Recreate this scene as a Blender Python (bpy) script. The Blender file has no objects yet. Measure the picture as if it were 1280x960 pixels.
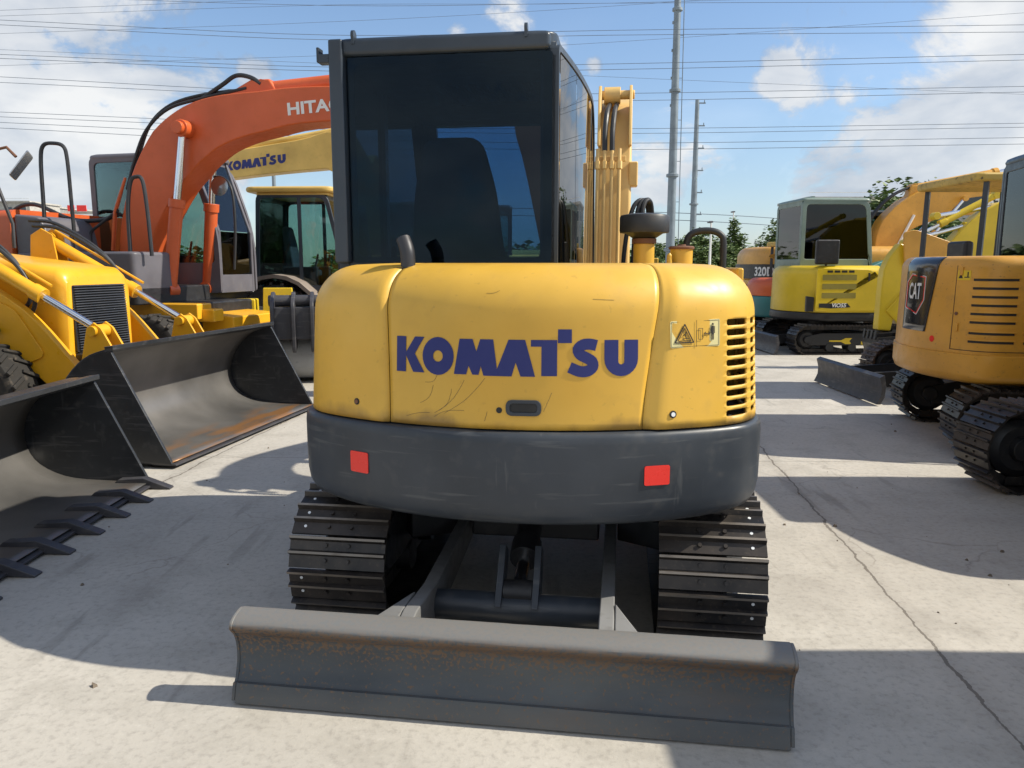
import bpy, bmesh, math, random
from mathutils import Vector, Matrix, noise as mnoise
random.seed(7)
PI = math.pi
R = math.radians
S = bpy.context.scene
C = S.collection

# ------------------------------------------------------------------ camera, sky, sun
CAM_H = 1.6
PITCH = math.atan(148/960)
cam = bpy.data.cameras.new('camera')
camo = bpy.data.objects.new('camera', cam); C.objects.link(camo)
camo.location = (0, 0, CAM_H)
camo.rotation_euler = (PI/2-PITCH, 0, 0)
cam.sensor_width = 36; cam.lens = 27.0
cam.clip_start = 0.05; cam.clip_end = 2000
S.camera = camo

SUN_DIR = Vector((0.745, -0.035, 0.70)).normalized()      # towards the sun
SUN_EL = math.asin(SUN_DIR.z)
SUN_AZ = math.atan2(SUN_DIR.x, SUN_DIR.y)                # from +Y clockwise
sun = bpy.data.lights.new('sun', 'SUN'); sun.energy = 3.2; sun.angle = R(0.53); sun.color = (1.0, .93, .79)
suno = bpy.data.objects.new('sun', sun); C.objects.link(suno)
suno.rotation_euler = (-SUN_DIR).to_track_quat('-Z', 'Y').to_euler()
S.view_settings.view_transform = 'Standard'; S.view_settings.look = 'None'
S.view_settings.gamma = 1; S.view_settings.exposure = 0.93
try: S.view_settings.use_curve_mapping = False
except Exception: pass

def pix_dir(px, py):
    x = (px-640)/960; y = (py-480)/960
    return Vector((x, math.cos(PITCH)-y*math.sin(PITCH), -math.sin(PITCH)-y*math.cos(PITCH)))
def W(px, py, Y):
    d = pix_dir(px, py); t = Y/d.y
    return Vector((d.x*t, Y, CAM_H+d.z*t))

world = bpy.data.worlds.new('World'); S.world = world; world.use_nodes = True
def build_world():
    nt = world.node_tree; N = nt.nodes; L = nt.links
    N.clear()
    out = N.new('ShaderNodeOutputWorld')
    sky = N.new('ShaderNodeTexSky'); sky.sky_type = 'NISHITA'; sky.sun_disc = False
    sky.sun_elevation = SUN_EL; sky.sun_rotation = SUN_AZ
    sky.air_density = 1.0; sky.dust_density = 0.3; sky.ozone_density = 3.0
    bg = N.new('ShaderNodeBackground'); bg.inputs[1].default_value = 0.088
    L.new(sky.outputs[0], bg.inputs[0])
    tc = N.new('ShaderNodeTexCoord')
    def math_(op, a, b=None, clamp=False):
        m = N.new('ShaderNodeMath'); m.operation = op; m.use_clamp = clamp
        for i, v in enumerate((a, b)):
            if v is None: continue
            if isinstance(v, (int, float)): m.inputs[i].default_value = v
            else: L.new(v, m.inputs[i])
        return m.outputs[0]
    def blob(px, py, rad, amp):
        d = pix_dir(px, py).normalized()
        vm = N.new('ShaderNodeVectorMath'); vm.operation = 'DISTANCE'
        L.new(tc.outputs['Generated'], vm.inputs[0]); vm.inputs[1].default_value = d
        mr = N.new('ShaderNodeMapRange'); mr.interpolation_type = 'SMOOTHSTEP'
        mr.inputs[1].default_value = 0; mr.inputs[2].default_value = rad
        mr.inputs[3].default_value = amp; mr.inputs[4].default_value = 0
        L.new(vm.outputs['Value'], mr.inputs[0]); return mr.outputs[0]
    def noise_(scale, detail, rough, dist=0, zs=1.6, off=0):
        mp = N.new('ShaderNodeMapping'); mp.inputs['Scale'].default_value = (1, 1, zs); mp.inputs['Location'].default_value = (off, off*.7, 0)
        L.new(tc.outputs['Generated'], mp.inputs[0])
        n = N.new('ShaderNodeTexNoise'); n.inputs['Scale'].default_value = scale; n.inputs['Detail'].default_value = detail
        n.inputs['Roughness'].default_value = rough; n.inputs['Distortion'].default_value = dist
        L.new(mp.outputs[0], n.inputs[0]); return n.outputs[0]
    n1 = noise_(5.5, 9, .62, .3)
    field = None
    blobs = [(20, 30, .36, .46), (120, 120, .17, .42), (60, 230, .42, .40), (200, 230, .28, .18), (250, 20, .10, .22),
             (640, 8, .09, .32), (320, 95, .055, .33), (745, 80, .035, .3), (972, 100, .06, .37), (860, 190, .17, .30), (900, 225, .10, .30),
             (1000, 135, .13, .25), (1085, 105, .1, .28), (1260, 30, .26, .44), (1200, 140, .28, .36), (1140, 250, .30, .30), (1050, 220, .26, .27),
             (330, 240, .3, .16), (1400, 200, .5, .35), (-200, 200, .5, .35), (575, 45, .04, .26), (700, 48, .05, .28)]
    for b in blobs:
        o = blob(*b); field = o if field is None else math_('MAXIMUM', field, o)
    # cloud added out of view, overhead and behind, to whiten and lift shadow fill
    for d, rad, amp in (((0, -1, .5), 1.25, .48), ((-.9, -.3, .5), .9, .42), ((.1, -.2, 1), .9, .40), ((1, -.6, .25), .6, .30)):
        vm = N.new('ShaderNodeVectorMath'); vm.operation = 'DISTANCE'; L.new(tc.outputs['Generated'], vm.inputs[0]); vm.inputs[1].default_value = Vector(d).normalized()
        mr = N.new('ShaderNodeMapRange'); mr.interpolation_type = 'SMOOTHSTEP'; mr.inputs[1].default_value = 0; mr.inputs[2].default_value = rad; mr.inputs[3].default_value = amp; mr.inputs[4].default_value = 0
        L.new(vm.outputs['Value'], mr.inputs[0]); field = math_('MAXIMUM', field, mr.outputs[0])
    tot = math_('ADD', n1, field)
    mask = N.new('ShaderNodeMapRange'); mask.interpolation_type = 'SMOOTHSTEP'
    mask.inputs[1].default_value = .66; mask.inputs[2].default_value = .80
    L.new(tot, mask.inputs[0])
    # thin haze veil, thicker towards the horizon
    sep = N.new('ShaderNodeSeparateXYZ'); L.new(tc.outputs['Generated'], sep.inputs[0])
    hz = N.new('ShaderNodeMapRange'); hz.inputs[1].default_value = 0; hz.inputs[2].default_value = .32; hz.inputs[3].default_value = .55; hz.inputs[4].default_value = .0
    L.new(sep.outputs['Z'], hz.inputs[0])
    n3 = noise_(2.2, 4, .5, 0, 2.5, 3.1)
    veil = math_('MULTIPLY', hz.outputs[0], math_('ADD', n3, .35))
    m = math_('MAXIMUM', math_('MULTIPLY', mask.outputs[0], .93), veil, True)
    # cloud tint
    n2 = noise_(4.2, 6, .55, .2, 2.2, 1.7)
    cr = N.new('ShaderNodeValToRGB')
    cr.color_ramp.elements[0].position = .36; cr.color_ramp.elements[0].color = (.33, .42, .56, 1)
    cr.color_ramp.elements[1].position = .70; cr.color_ramp.elements[1].color = (.93, .93, .92, 1)
    L.new(math_('ADD', n2, math_('MULTIPLY', math_('SUBTRACT', mask.outputs[0], .6), .22)), cr.inputs[0])
    bg2 = N.new('ShaderNodeBackground'); bg2.inputs[1].default_value = 0.53
    L.new(cr.outputs[0], bg2.inputs[0])
    mx = N.new('ShaderNodeMixShader'); L.new(m, mx.inputs[0]); L.new(bg.outputs[0], mx.inputs[1]); L.new(bg2.outputs[0], mx.inputs[2])
    L.new(mx.outputs[0], out.inputs[0])
build_world()

# ------------------------------------------------------------------ materials
def new_mat(name):
    m = bpy.data.materials.new(name); m.use_nodes = True
    nt = m.node_tree; b = nt.nodes['Principled BSDF']; return m, nt, b
def tex(nt, kind, scale, detail=4, coord='Object', stretch=None, **kw):
    tc = nt.nodes.new('ShaderNodeTexCoord'); n = nt.nodes.new(kind)
    n.inputs['Scale'].default_value = scale
    if 'Detail' in n.inputs: n.inputs['Detail'].default_value = detail
    src = tc.outputs[coord]
    if stretch:
        mp = nt.nodes.new('ShaderNodeMapping'); mp.inputs['Scale'].default_value = stretch
        nt.links.new(src, mp.inputs[0]); src = mp.outputs[0]
    nt.links.new(src, n.inputs['Vector']); return n
def ramp(nt, src, p0, c0, p1, c1):
    r = nt.nodes.new('ShaderNodeValToRGB')
    r.color_ramp.elements[0].position = p0; r.color_ramp.elements[0].color = c0 if len(c0) == 4 else (*c0, 1)
    r.color_ramp.elements[1].position = p1; r.color_ramp.elements[1].color = c1 if len(c1) == 4 else (*c1, 1)
    nt.links.new(src, r.inputs[0]); return r.outputs[0]
def mix(nt, fac, a, b):
    m = nt.nodes.new('ShaderNodeMix'); m.data_type = 'RGBA'
    if isinstance(fac, float): m.inputs[0].default_value = fac
    else: nt.links.new(fac, m.inputs[0])
    for i, v in ((6, a), (7, b)):
        if isinstance(v, tuple): m.inputs[i].default_value = (*v[:3], 1)
        else: nt.links.new(v, m.inputs[i])
    return m.outputs[2]
def paint(name, col, rough=.38, dirt=.25, dirtcol=(.12, .09, .06), metal=0, spec=.5, fade=.18, bump=.02, chips=0.0, coat=0.0, scuff=None, grime=None):
    m, nt, b = new_mat(name)
    big = tex(nt, 'ShaderNodeTexNoise', 1.7, 5)
    fine = tex(nt, 'ShaderNodeTexNoise', 14, 8)
    light = tuple(min(1, c*(1+fade)+.012) for c in col); dark = tuple(c*(1-fade) for c in col)
    c = ramp(nt, big.outputs[0], .3, dark, .7, light)
    dm = ramp(nt, fine.outputs[0], .56, (0, 0, 0), .78, (dirt, dirt, dirt))
    c = mix(nt, dm, c, dirtcol)
    if chips:
        ch = tex(nt, 'ShaderNodeTexNoise', 38, 6)
        cm = ramp(nt, ch.outputs[0], .66, (0, 0, 0), .70, (chips, chips, chips))
        c = mix(nt, cm, c, (.06, .045, .035))
    if scuff:     # long thin rub marks
        for st, th in (((1, 1, 14), .60), ((9, 9, 1), .66)):
            sn = tex(nt, 'ShaderNodeTexNoise', 2.6, 7, stretch=st); c = mix(nt, ramp(nt, sn.outputs[0], th, (0, 0, 0), th+.06, (.5, .5, .5)), c, scuff)
    if grime:     # dirt caught along a seam at height grime, ragged upwards
        tc = nt.nodes.new('ShaderNodeTexCoord'); sp = nt.nodes.new('ShaderNodeSeparateXYZ'); nt.links.new(tc.outputs['Object'], sp.inputs[0])
        gn = tex(nt, 'ShaderNodeTexNoise', 7, 8, stretch=(1, 1, .35)); ma = nt.nodes.new('ShaderNodeMath'); ma.operation = 'MULTIPLY_ADD'
        nt.links.new(gn.outputs[0], ma.inputs[0]); ma.inputs[1].default_value = -.16; nt.links.new(sp.outputs['Z'], ma.inputs[2])
        gm = nt.nodes.new('ShaderNodeMapRange'); gm.inputs[1].default_value = grime-.085; gm.inputs[2].default_value = grime-.040; gm.inputs[3].default_value = .75; gm.inputs[4].default_value = 0
        nt.links.new(ma.outputs[0], gm.inputs[0]); c = mix(nt, gm.outputs[0], c, (.20, .12, .04))
        wv = tex(nt, 'ShaderNodeTexNoise', 1.3, 3); c = mix(nt, ramp(nt, wv.outputs[0], .48, (0, 0, 0), .68, (.55, .55, .55)), c, (.64, .34, .028))
    nt.links.new(c, b.inputs['Base Color'])
    rr = ramp(nt, fine.outputs[0], .3, (rough*.8,)*3, .75, (min(1, rough*1.35),)*3)
    nt.links.new(rr, b.inputs['Roughness'])
    b.inputs['Metallic'].default_value = metal
    b.inputs['Specular IOR Level'].default_value = spec
    b.inputs['Coat Weight'].default_value = coat
    if bump:
        bn = tex(nt, 'ShaderNodeTexNoise', 5, 3); bp = nt.nodes.new('ShaderNodeBump'); bp.inputs['Strength'].default_value = bump*4; bp.inputs['Distance'].default_value = .01
        nt.links.new(bn.outputs[0], bp.inputs['Height']); nt.links.new(bp.outputs[0], b.inputs['Normal'])
    return m
def glass(name, tint=(.25, .3, .32), rough=.02, bounce=1.0):
    m = bpy.data.materials.new(name); m.use_nodes = True; nt = m.node_tree; N = nt.nodes; N.clear()
    out = N.new('ShaderNodeOutputMaterial'); tr = N.new('ShaderNodeBsdfTransparent'); tr.inputs[0].default_value = (*tint, 1)
    gl = N.new('ShaderNodeBsdfGlossy'); gl.inputs['Roughness'].default_value = rough; gl.inputs[0].default_value = (*(bounce if isinstance(bounce, tuple) else (bounce,)*3), 1)
    fr = N.new('ShaderNodeFresnel'); fr.inputs[0].default_value = 1.5
    mx = N.new('ShaderNodeMixShader'); nt.links.new(fr.outputs[0], mx.inputs[0]); nt.links.new(tr.outputs[0], mx.inputs[1]); nt.links.new(gl.outputs[0], mx.inputs[2])
    nt.links.new(mx.outputs[0], out.inputs[0]); return m

M = {}
M['yellow'] = paint('pale_yellow_paint', (.64, .385, .045), .42, .16, (.34, .20, .06), fade=.13, chips=.35)
M['hood'] = paint('weathered_hood_yellow', (.65, .383, .050), .40, .20, (.34, .20, .06), fade=.15, chips=.15, grime=1.0)
M['yellow2'] = paint('loader_yellow_paint', (.74, .37, .010), .33, .18, (.35, .2, .04), fade=.1)
M['yellow3'] = paint('lemon_yellow_paint', (.68, .48, .015), .35, .15, (.3, .25, .08), fade=.1)
M['yellow4'] = paint('amber_paint', (.60, .30, .035), .36, .3, (.30, .17, .05), fade=.16, chips=.4)
M['tan_yellow'] = paint('sun_bleached_yellow_paint', (.60, .40, .10), .5, .3, (.3, .22, .1))
M['orange'] = paint('orange_paint', (.60, .105, .022), .4, .2, (.3, .1, .04), fade=.12)
M['grey_cab'] = paint('grey_paint', (.105, .10, .115), .42, .2, (.2, .18, .15))
M['cw'] = paint('charcoal_counterweight_paint', (.032, .039, .050), .36, .5, (.085, .085, .085), fade=.28, bump=.03, spec=.4, scuff=(.10, .105, .11))
M['cab_dark'] = paint('dark_cab_paint', (.026, .037, .052), .33, .25, (.07, .07, .075), fade=.2)
M['black'] = paint('black_paint', (.012, .012, .014), .45, .5, (.06, .055, .05))
M['bucket'] = paint('black_bucket_paint', (.015, .018, .023), .36, .6, (.07, .07, .07), fade=.3, scuff=(.08, .08, .085))
M['teal'] = paint('teal_paint', (.02, .16, .17), .4)
M['green_cab'] = paint('grey_green_cab_paint', (.17, .23, .20), .4, .1)
M['rubber'] = paint('tyre_rubber', (.030, .028, .026), .85, .8, (.15, .125, .10), spec=.2)
M['hose'] = paint('rubber_hose', (.018, .02, .024), .5, .2)
M['hose_cuff'] = paint('steel_fitting', (.45, .43, .40), .35, .2, metal=.8)
M['chrome'] = paint('chrome_rod', (.75, .77, .8), .16, .05, metal=1, fade=.03, bump=0)
M['steel'] = paint('galvanised_steel', (.20, .24, .27), .5, .1, metal=.3)
M['grey_bucket'] = paint('faded_grey_bucket', (.30, .31, .32), .55, .6, (.1, .11, .12), fade=.35)
M['seat'] = paint('seat_cloth', (.055, .058, .066), .85, .1)
M['interior'] = paint('cab_interior_plastic', (.025, .027, .03), .7, .1)
M['red'] = paint('red_reflector', (.80, .028, .018), .25, .0, fade=.03)
M['logo_blue'] = paint('blue_logo_vinyl', (.007, .014, .135), .45, .05, fade=.04, bump=0)
M['white'] = paint('white_vinyl', (.74, .74, .72), .5, .05, fade=.03, bump=0)
M['cream'] = paint('cream_sticker', (.70, .62, .30), .45, .08, fade=.04, bump=0)
M['ink'] = paint('black_ink', (.01, .01, .01), .6, 0, bump=0)
M['amber_light'] = paint('amber_lens', (.8, .25, .03), .2, 0, bump=0)
M['plug'] = paint('pale_bolt_plug', (.72, .74, .76), .5, .1, bump=0)
M['rust'] = paint('rusty_steel', (.17, .075, .04), .8, .4, (.08, .04, .03))
M['radiator'] = paint('radiator_grille', (.05, .055, .062), .4, .1, metal=.3)
M['glass_rear'] = glass('dark_tinted_glass', (.31, .45, .55), .02, (.34, .44, .52))
M['glass_dark'] = glass('tinted_glass', (.10, .12, .12))
M['glass'] = glass('clear_cab_glass', (.62, .74, .72))
M['glass_front'] = glass('windscreen_glass', (.55, .68, .8))
M['mirror'] = paint('mirror_glass', (.5, .52, .55), .15, .05, metal=.9, bump=0)
M['exhaust'] = paint('heat_stained_steel', (.05, .05, .055), .45, .5, (.12, .09, .07), metal=.5)

def track_steel():
    m, nt, b = new_mat('worn_track_steel')
    n = tex(nt, 'ShaderNodeTexNoise', 9, 8); f = tex(nt, 'ShaderNodeTexNoise', 60, 4)
    c = ramp(nt, n.outputs[0], .35, (.018, .018, .020), .72, (.065, .055, .048))
    c = mix(nt, ramp(nt, f.outputs[0], .58, (0, 0, 0), .75, (.5, .5, .5)), c, (.13, .10, .075))
    oi = nt.nodes.new('ShaderNodeObjectInfo')
    c = mix(nt, ramp(nt, oi.outputs['Random'], .2, (0, 0, 0), 1, (.4, .4, .4)), c, (.055, .043, .035))
    nt.links.new(c, b.inputs['Base Color']); b.inputs['Roughness'].default_value = .42; b.inputs['Metallic'].default_value = .35
    return m
M['track'] = track_steel()
def track_rusty():
    m, nt, b = new_mat('dry_dusty_track_steel')
    n = tex(nt, 'ShaderNodeTexNoise', 9, 8)
    c = ramp(nt, n.outputs[0], .3, (.03, .022, .02), .7, (.16, .115, .09))
    nt.links.new(c, b.inputs['Base Color']); b.inputs['Roughness'].default_value = .6; b.inputs['Metallic'].default_value = .3
    return m
M['track_dusty'] = track_rusty()

def blade_mat():
    m, nt, b = new_mat('worn_blade_steel')
    tc = nt.nodes.new('ShaderNodeTexCoord')
    big = tex(nt, 'ShaderNodeTexNoise', 2.2, 5, stretch=(1, 1, 2.5))
    spk = tex(nt, 'ShaderNodeTexNoise', 75, 3)
    spk2 = tex(nt, 'ShaderNodeTexVoronoi', 55)
    sep = nt.nodes.new('ShaderNodeSeparateXYZ'); nt.links.new(tc.outputs['Object'], sep.inputs[0])
    base = ramp(nt, big.outputs[0], .3, (.040, .050, .062), .7, (.080, .090, .098))
    # wear bands of the pitted zone (height on the blade) and of the scraped cutting edge
    band = nt.nodes.new('ShaderNodeMapRange'); band.inputs[1].default_value = .15; band.inputs[2].default_value = .27
    nt.links.new(sep.outputs['Z'], band.inputs[0])
    add = nt.nodes.new('ShaderNodeMath'); add.operation = 'MULTIPLY_ADD'; nt.links.new(band.outputs[0], add.inputs[0]); add.inputs[1].default_value = .20
    nt.links.new(spk.outputs[0], add.inputs[2])
    rm = ramp(nt, add.outputs[0], .60, (0, 0, 0), .70, (.8, .8, .8))
    c = mix(nt, rm, base, (.15, .088, .048))
    bigr = tex(nt, 'ShaderNodeTexNoise', 1.1, 6, stretch=(1, 1, 5))
    c = mix(nt, ramp(nt, bigr.outputs[0], .56, (0, 0, 0), .72, (.35, .35, .35)), c, (.11, .062, .032))
    sp = nt.nodes.new('ShaderNodeMath'); sp.operation = 'MULTIPLY'
    nt.links.new(ramp(nt, spk2.outputs['Distance'], .24, (.95, .95, .95), .36, (0, 0, 0)), sp.inputs[0])
    pz = tex(nt, 'ShaderNodeTexNoise', 4.5, 5, stretch=(1, 1, 2)); nt.links.new(ramp(nt, pz.outputs[0], .42, (0, 0, 0), .56, (1, 1, 1)), sp.inputs[1])
    c = mix(nt, sp.outputs[0], c, (.016, .012, .010))
    ly = nt.nodes.new('ShaderNodeMapRange'); ly.inputs[1].default_value = .10; ly.inputs[2].default_value = .03; ly.inputs[4].default_value = .3; nt.links.new(sep.outputs['Z'], ly.inputs[0])
    c = mix(nt, ly.outputs[0], c, (.15, .135, .115))
    edge = nt.nodes.new('ShaderNodeMapRange'); edge.inputs[1].default_value = .290; edge.inputs[2].default_value = .312; edge.inputs[4].default_value = .8  # paler top roll: sunlight on the lip put into the colour
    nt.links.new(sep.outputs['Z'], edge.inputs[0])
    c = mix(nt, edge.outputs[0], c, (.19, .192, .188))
    nt.links.new(c, b.inputs['Base Color']); b.inputs['Roughness'].default_value = .55; b.inputs['Metallic'].default_value = .1
    bp = nt.nodes.new('ShaderNodeBump'); bp.inputs['Strength'].default_value = .3; bp.inputs['Distance'].default_value = .002
    nt.links.new(spk.outputs[0], bp.inputs['Height']); nt.links.new(bp.outputs[0], b.inputs['Normal'])
    return m
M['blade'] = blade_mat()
M['worn_edge'] = paint('worn_bare_steel', (.22, .19, .16), .38, .5, (.07, .05, .04), metal=.6, bump=0, fade=.4)
def bucket_in(rust=1.0):
    m, nt, b = new_mat('worn_bucket_steel')
    big = tex(nt, 'ShaderNodeTexNoise', 1.5, 6)
    c = ramp(nt, big.outputs[0], .3, (.09, .088, .085), .7, (.22, .21, .20))
    tc = nt.nodes.new('ShaderNodeTexCoord'); sep = nt.nodes.new('ShaderNodeSeparateXYZ'); nt.links.new(tc.outputs['Object'], sep.inputs[0])
    mr = nt.nodes.new('ShaderNodeMapRange'); mr.inputs[1].default_value = 1.05; mr.inputs[2].default_value = 1.35
    nt.links.new(sep.outputs['Y'], mr.inputs[0])
    n = tex(nt, 'ShaderNodeTexNoise', 3.5, 6, stretch=(.5, 2, 1))
    mu = nt.nodes.new('ShaderNodeMath'); mu.operation = 'MULTIPLY'; nt.links.new(mr.outputs[0], mu.inputs[0])
    nt.links.new(ramp(nt, n.outputs[0], .42, (0, 0, 0), .58, (rust,)*3), mu.inputs[1])
    c = mix(nt, mu.outputs[0], c, (.30, .15, .06))
    nt.links.new(c, b.inputs['Base Color']); b.inputs['Roughness'].default_value = .38; b.inputs['Metallic'].default_value = .4
    return m
M['bucket_in'] = bucket_in(); M['bucket_in2'] = bucket_in(.12)

def leaf_mat(name, c0, c1):
    m, nt, b = new_mat(name)
    n = tex(nt, 'ShaderNodeTexNoise', 3, 3)
    gi = nt.nodes.new('ShaderNodeNewGeometry')
    c = ramp(nt, n.outputs[0], .35, c0, .65, c1)
    r = ramp(nt, gi.outputs['Random Per Island'], 0, c0, 1, c1)
    nt.links.new(mix(nt, .6, c, r), b.inputs['Base Color']); b.inputs['Roughness'].default_value = .6
    return m
M['leaf'] = leaf_mat('tree_leaves', (.04, .08, .02), (.16, .22, .06))
M['leaf2'] = leaf_mat('shrub_leaves', (.035, .075, .015), (.12, .19, .045))
M['bark'] = paint('bark', (.09, .07, .05), .9, .4)

def concrete():
    m, nt, b = new_mat('concrete'); N = nt.nodes; L = nt.links
    tc = N.new('ShaderNodeTexCoord')
    sep = N.new('ShaderNodeSeparateXYZ'); L.new(tc.outputs['Object'], sep.inputs[0])
    def mth(op, a, b_=None, c_=None, clamp=False):
        m_ = N.new('ShaderNodeMath'); m_.operation = op; m_.use_clamp = clamp
        for i, v in enumerate((a, b_, c_)):
            if v is None: continue
            if isinstance(v, (int, float)): m_.inputs[i].default_value = v
            else: L.new(v, m_.inputs[i])
        return m_.outputs[0]
    n_big = tex(nt, 'ShaderNodeTexNoise', .35, 6); n_mid = tex(nt, 'ShaderNodeTexNoise', 2.4, 8); n_mid.inputs['Roughness'].default_value = .68
    n_fine = tex(nt, 'ShaderNodeTexNoise', 30, 8); n_fine.inputs['Roughness'].default_value = .7
    c = ramp(nt, n_big.outputs[0], .32, (.38, .355, .315), .68, (.52, .49, .44))
    c = mix(nt, ramp(nt, n_mid.outputs[0], .48, (0, 0, 0), .70, (.5, .5, .5)), c, (.28, .26, .225))
    n_st = tex(nt, 'ShaderNodeTexNoise', .9, 7); n_st.inputs['Distortion'].default_value = .6
    c = mix(nt, ramp(nt, n_st.outputs[0], .60, (0, 0, 0), .72, (.35, .35, .35)), c, (.20, .18, .16))
    c = mix(nt, ramp(nt, n_fine.outputs[0], .50, (0, 0, 0), .66, (.42, .42, .42)), c, (.22, .20, .18))
    c = mix(nt, ramp(nt, n_fine.outputs[0], .30, (.3, .3, .3), .42, (0, 0, 0)), c, (.60, .57, .52))
    # scattered dark pits and rust spots
    vo = tex(nt, 'ShaderNodeTexVoronoi', 3.2); vo.inputs['Randomness'].default_value = 1
    c = mix(nt, ramp(nt, vo.outputs['Distance'], .025, (.7, .7, .7), .045, (0, 0, 0)), c, (.09, .07, .06))
    vo2 = tex(nt, 'ShaderNodeTexVoronoi', .8)
    nr = tex(nt, 'ShaderNodeTexNoise', 22, 5)
    patch = ramp(nt, vo2.outputs['Distance'], .10, (1, 1, 1), .36, (0, 0, 0)); pm = N.new('ShaderNodeMath'); pm.operation = 'MULTIPLY'
    L.new(patch, pm.inputs[0]); L.new(ramp(nt, nr.outputs[0], .50, (0, 0, 0), .62, (.55, .55, .55)), pm.inputs[1])
    c = mix(nt, pm.outputs[0], c, (.17, .145, .125))
    # hairline cracks in places, dark drips of oil
    vc = tex(nt, 'ShaderNodeTexVoronoi', .9); vc.feature = 'DISTANCE_TO_EDGE'
    nwp = tex(nt, 'ShaderNodeTexNoise', 2.5, 6); vw = N.new('ShaderNodeVectorMath'); vw.operation = 'MULTIPLY_ADD'
    L.new(nwp.outputs['Color'], vw.inputs[0]); vw.inputs[1].default_value = (.5, .5, 0); L.new(tc.outputs['Object'], vw.inputs[2]); L.new(vw.outputs[0], vc.inputs['Vector'])
    cm = N.new('ShaderNodeMath'); cm.operation = 'MULTIPLY'; L.new(ramp(nt, vc.outputs['Distance'], .0, (.38, .38, .38), .006, (0, 0, 0)), cm.inputs[0])
    nk = tex(nt, 'ShaderNodeTexNoise', .55, 3); L.new(ramp(nt, nk.outputs[0], .52, (0, 0, 0), .58, (1, 1, 1)), cm.inputs[1])
    c = mix(nt, cm.outputs[0], c, (.11, .095, .08))
    # track scuffs: short streaks running with the view
    sc1 = tex(nt, 'ShaderNodeTexNoise', 7, 5, stretch=(1, .12, 1)); sc2 = tex(nt, 'ShaderNodeTexNoise', .8, 2)
    sm = N.new('ShaderNodeMath'); sm.operation = 'MULTIPLY'; L.new(ramp(nt, sc1.outputs[0], .60, (0, 0, 0), .66, (.5, .5, .5)), sm.inputs[0]); L.new(ramp(nt, sc2.outputs[0], .46, (0, 0, 0), .6, (1, 1, 1)), sm.inputs[1])
    c = mix(nt, sm.outputs[0], c, (.21, .195, .17))
    # slab joints: one family along the view, slightly askew, one across
    ny = tex(nt, 'ShaderNodeTexNoise', 3.0, 7); ny.inputs['Roughness'].default_value = .65
    wob = mth('MULTIPLY', mth('SUBTRACT', ny.outputs[0], .5), .11)
    a = mth('ADD', mth('SUBTRACT', sep.outputs['X'], mth('MULTIPLY', sep.outputs['Y'], .116)), wob)
    a = mth('SUBTRACT', a, 1.44)
    f1 = mth('PINGPONG', a, 2.35)
    wob2 = mth('MULTIPLY', mth('SUBTRACT', ny.outputs[0], .5), .05)
    a2 = mth('ADD', mth('ADD', sep.outputs['Y'], mth('MULTIPLY', sep.outputs['X'], .03)), wob2)
    f2 = mth('PINGPONG', mth('SUBTRACT', a2, 6.25), 2.6)
    nw = tex(nt, 'ShaderNodeTexNoise', 1.6, 3)
    w1 = mth('MULTIPLY', nw.outputs[0], .014)
    j1 = mth('LESS_THAN', f1, w1); j2 = mth('LESS_THAN', f2, .005)
    jj = mth('MAXIMUM', mth('MULTIPLY', j1, .72), mth('MULTIPLY', j2, .55))
    c = mix(nt, jj, c, (.075, .062, .05))
    halo = N.new('ShaderNodeMapRange'); halo.inputs[1].default_value = 0; halo.inputs[2].default_value = .10; halo.inputs[3].default_value = .22; halo.inputs[4].default_value = 0
    L.new(f1, halo.inputs[0]); c = mix(nt, halo.outputs[0], c, (.16, .14, .12))
    L.new(c, b.inputs['Base Color']); b.inputs['Roughness'].default_value = .82; b.inputs['Specular IOR Level'].default_value = .3
    bp = N.new('ShaderNodeBump'); bp.inputs['Strength'].default_value = .45; bp.inputs['Distance'].default_value = .006
    L.new(mth('SUBTRACT', n_fine.outputs[0], jj), bp.inputs['Height']); L.new(bp.outputs[0], b.inputs['Normal'])
    return m
M['concrete'] = concrete()

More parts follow.
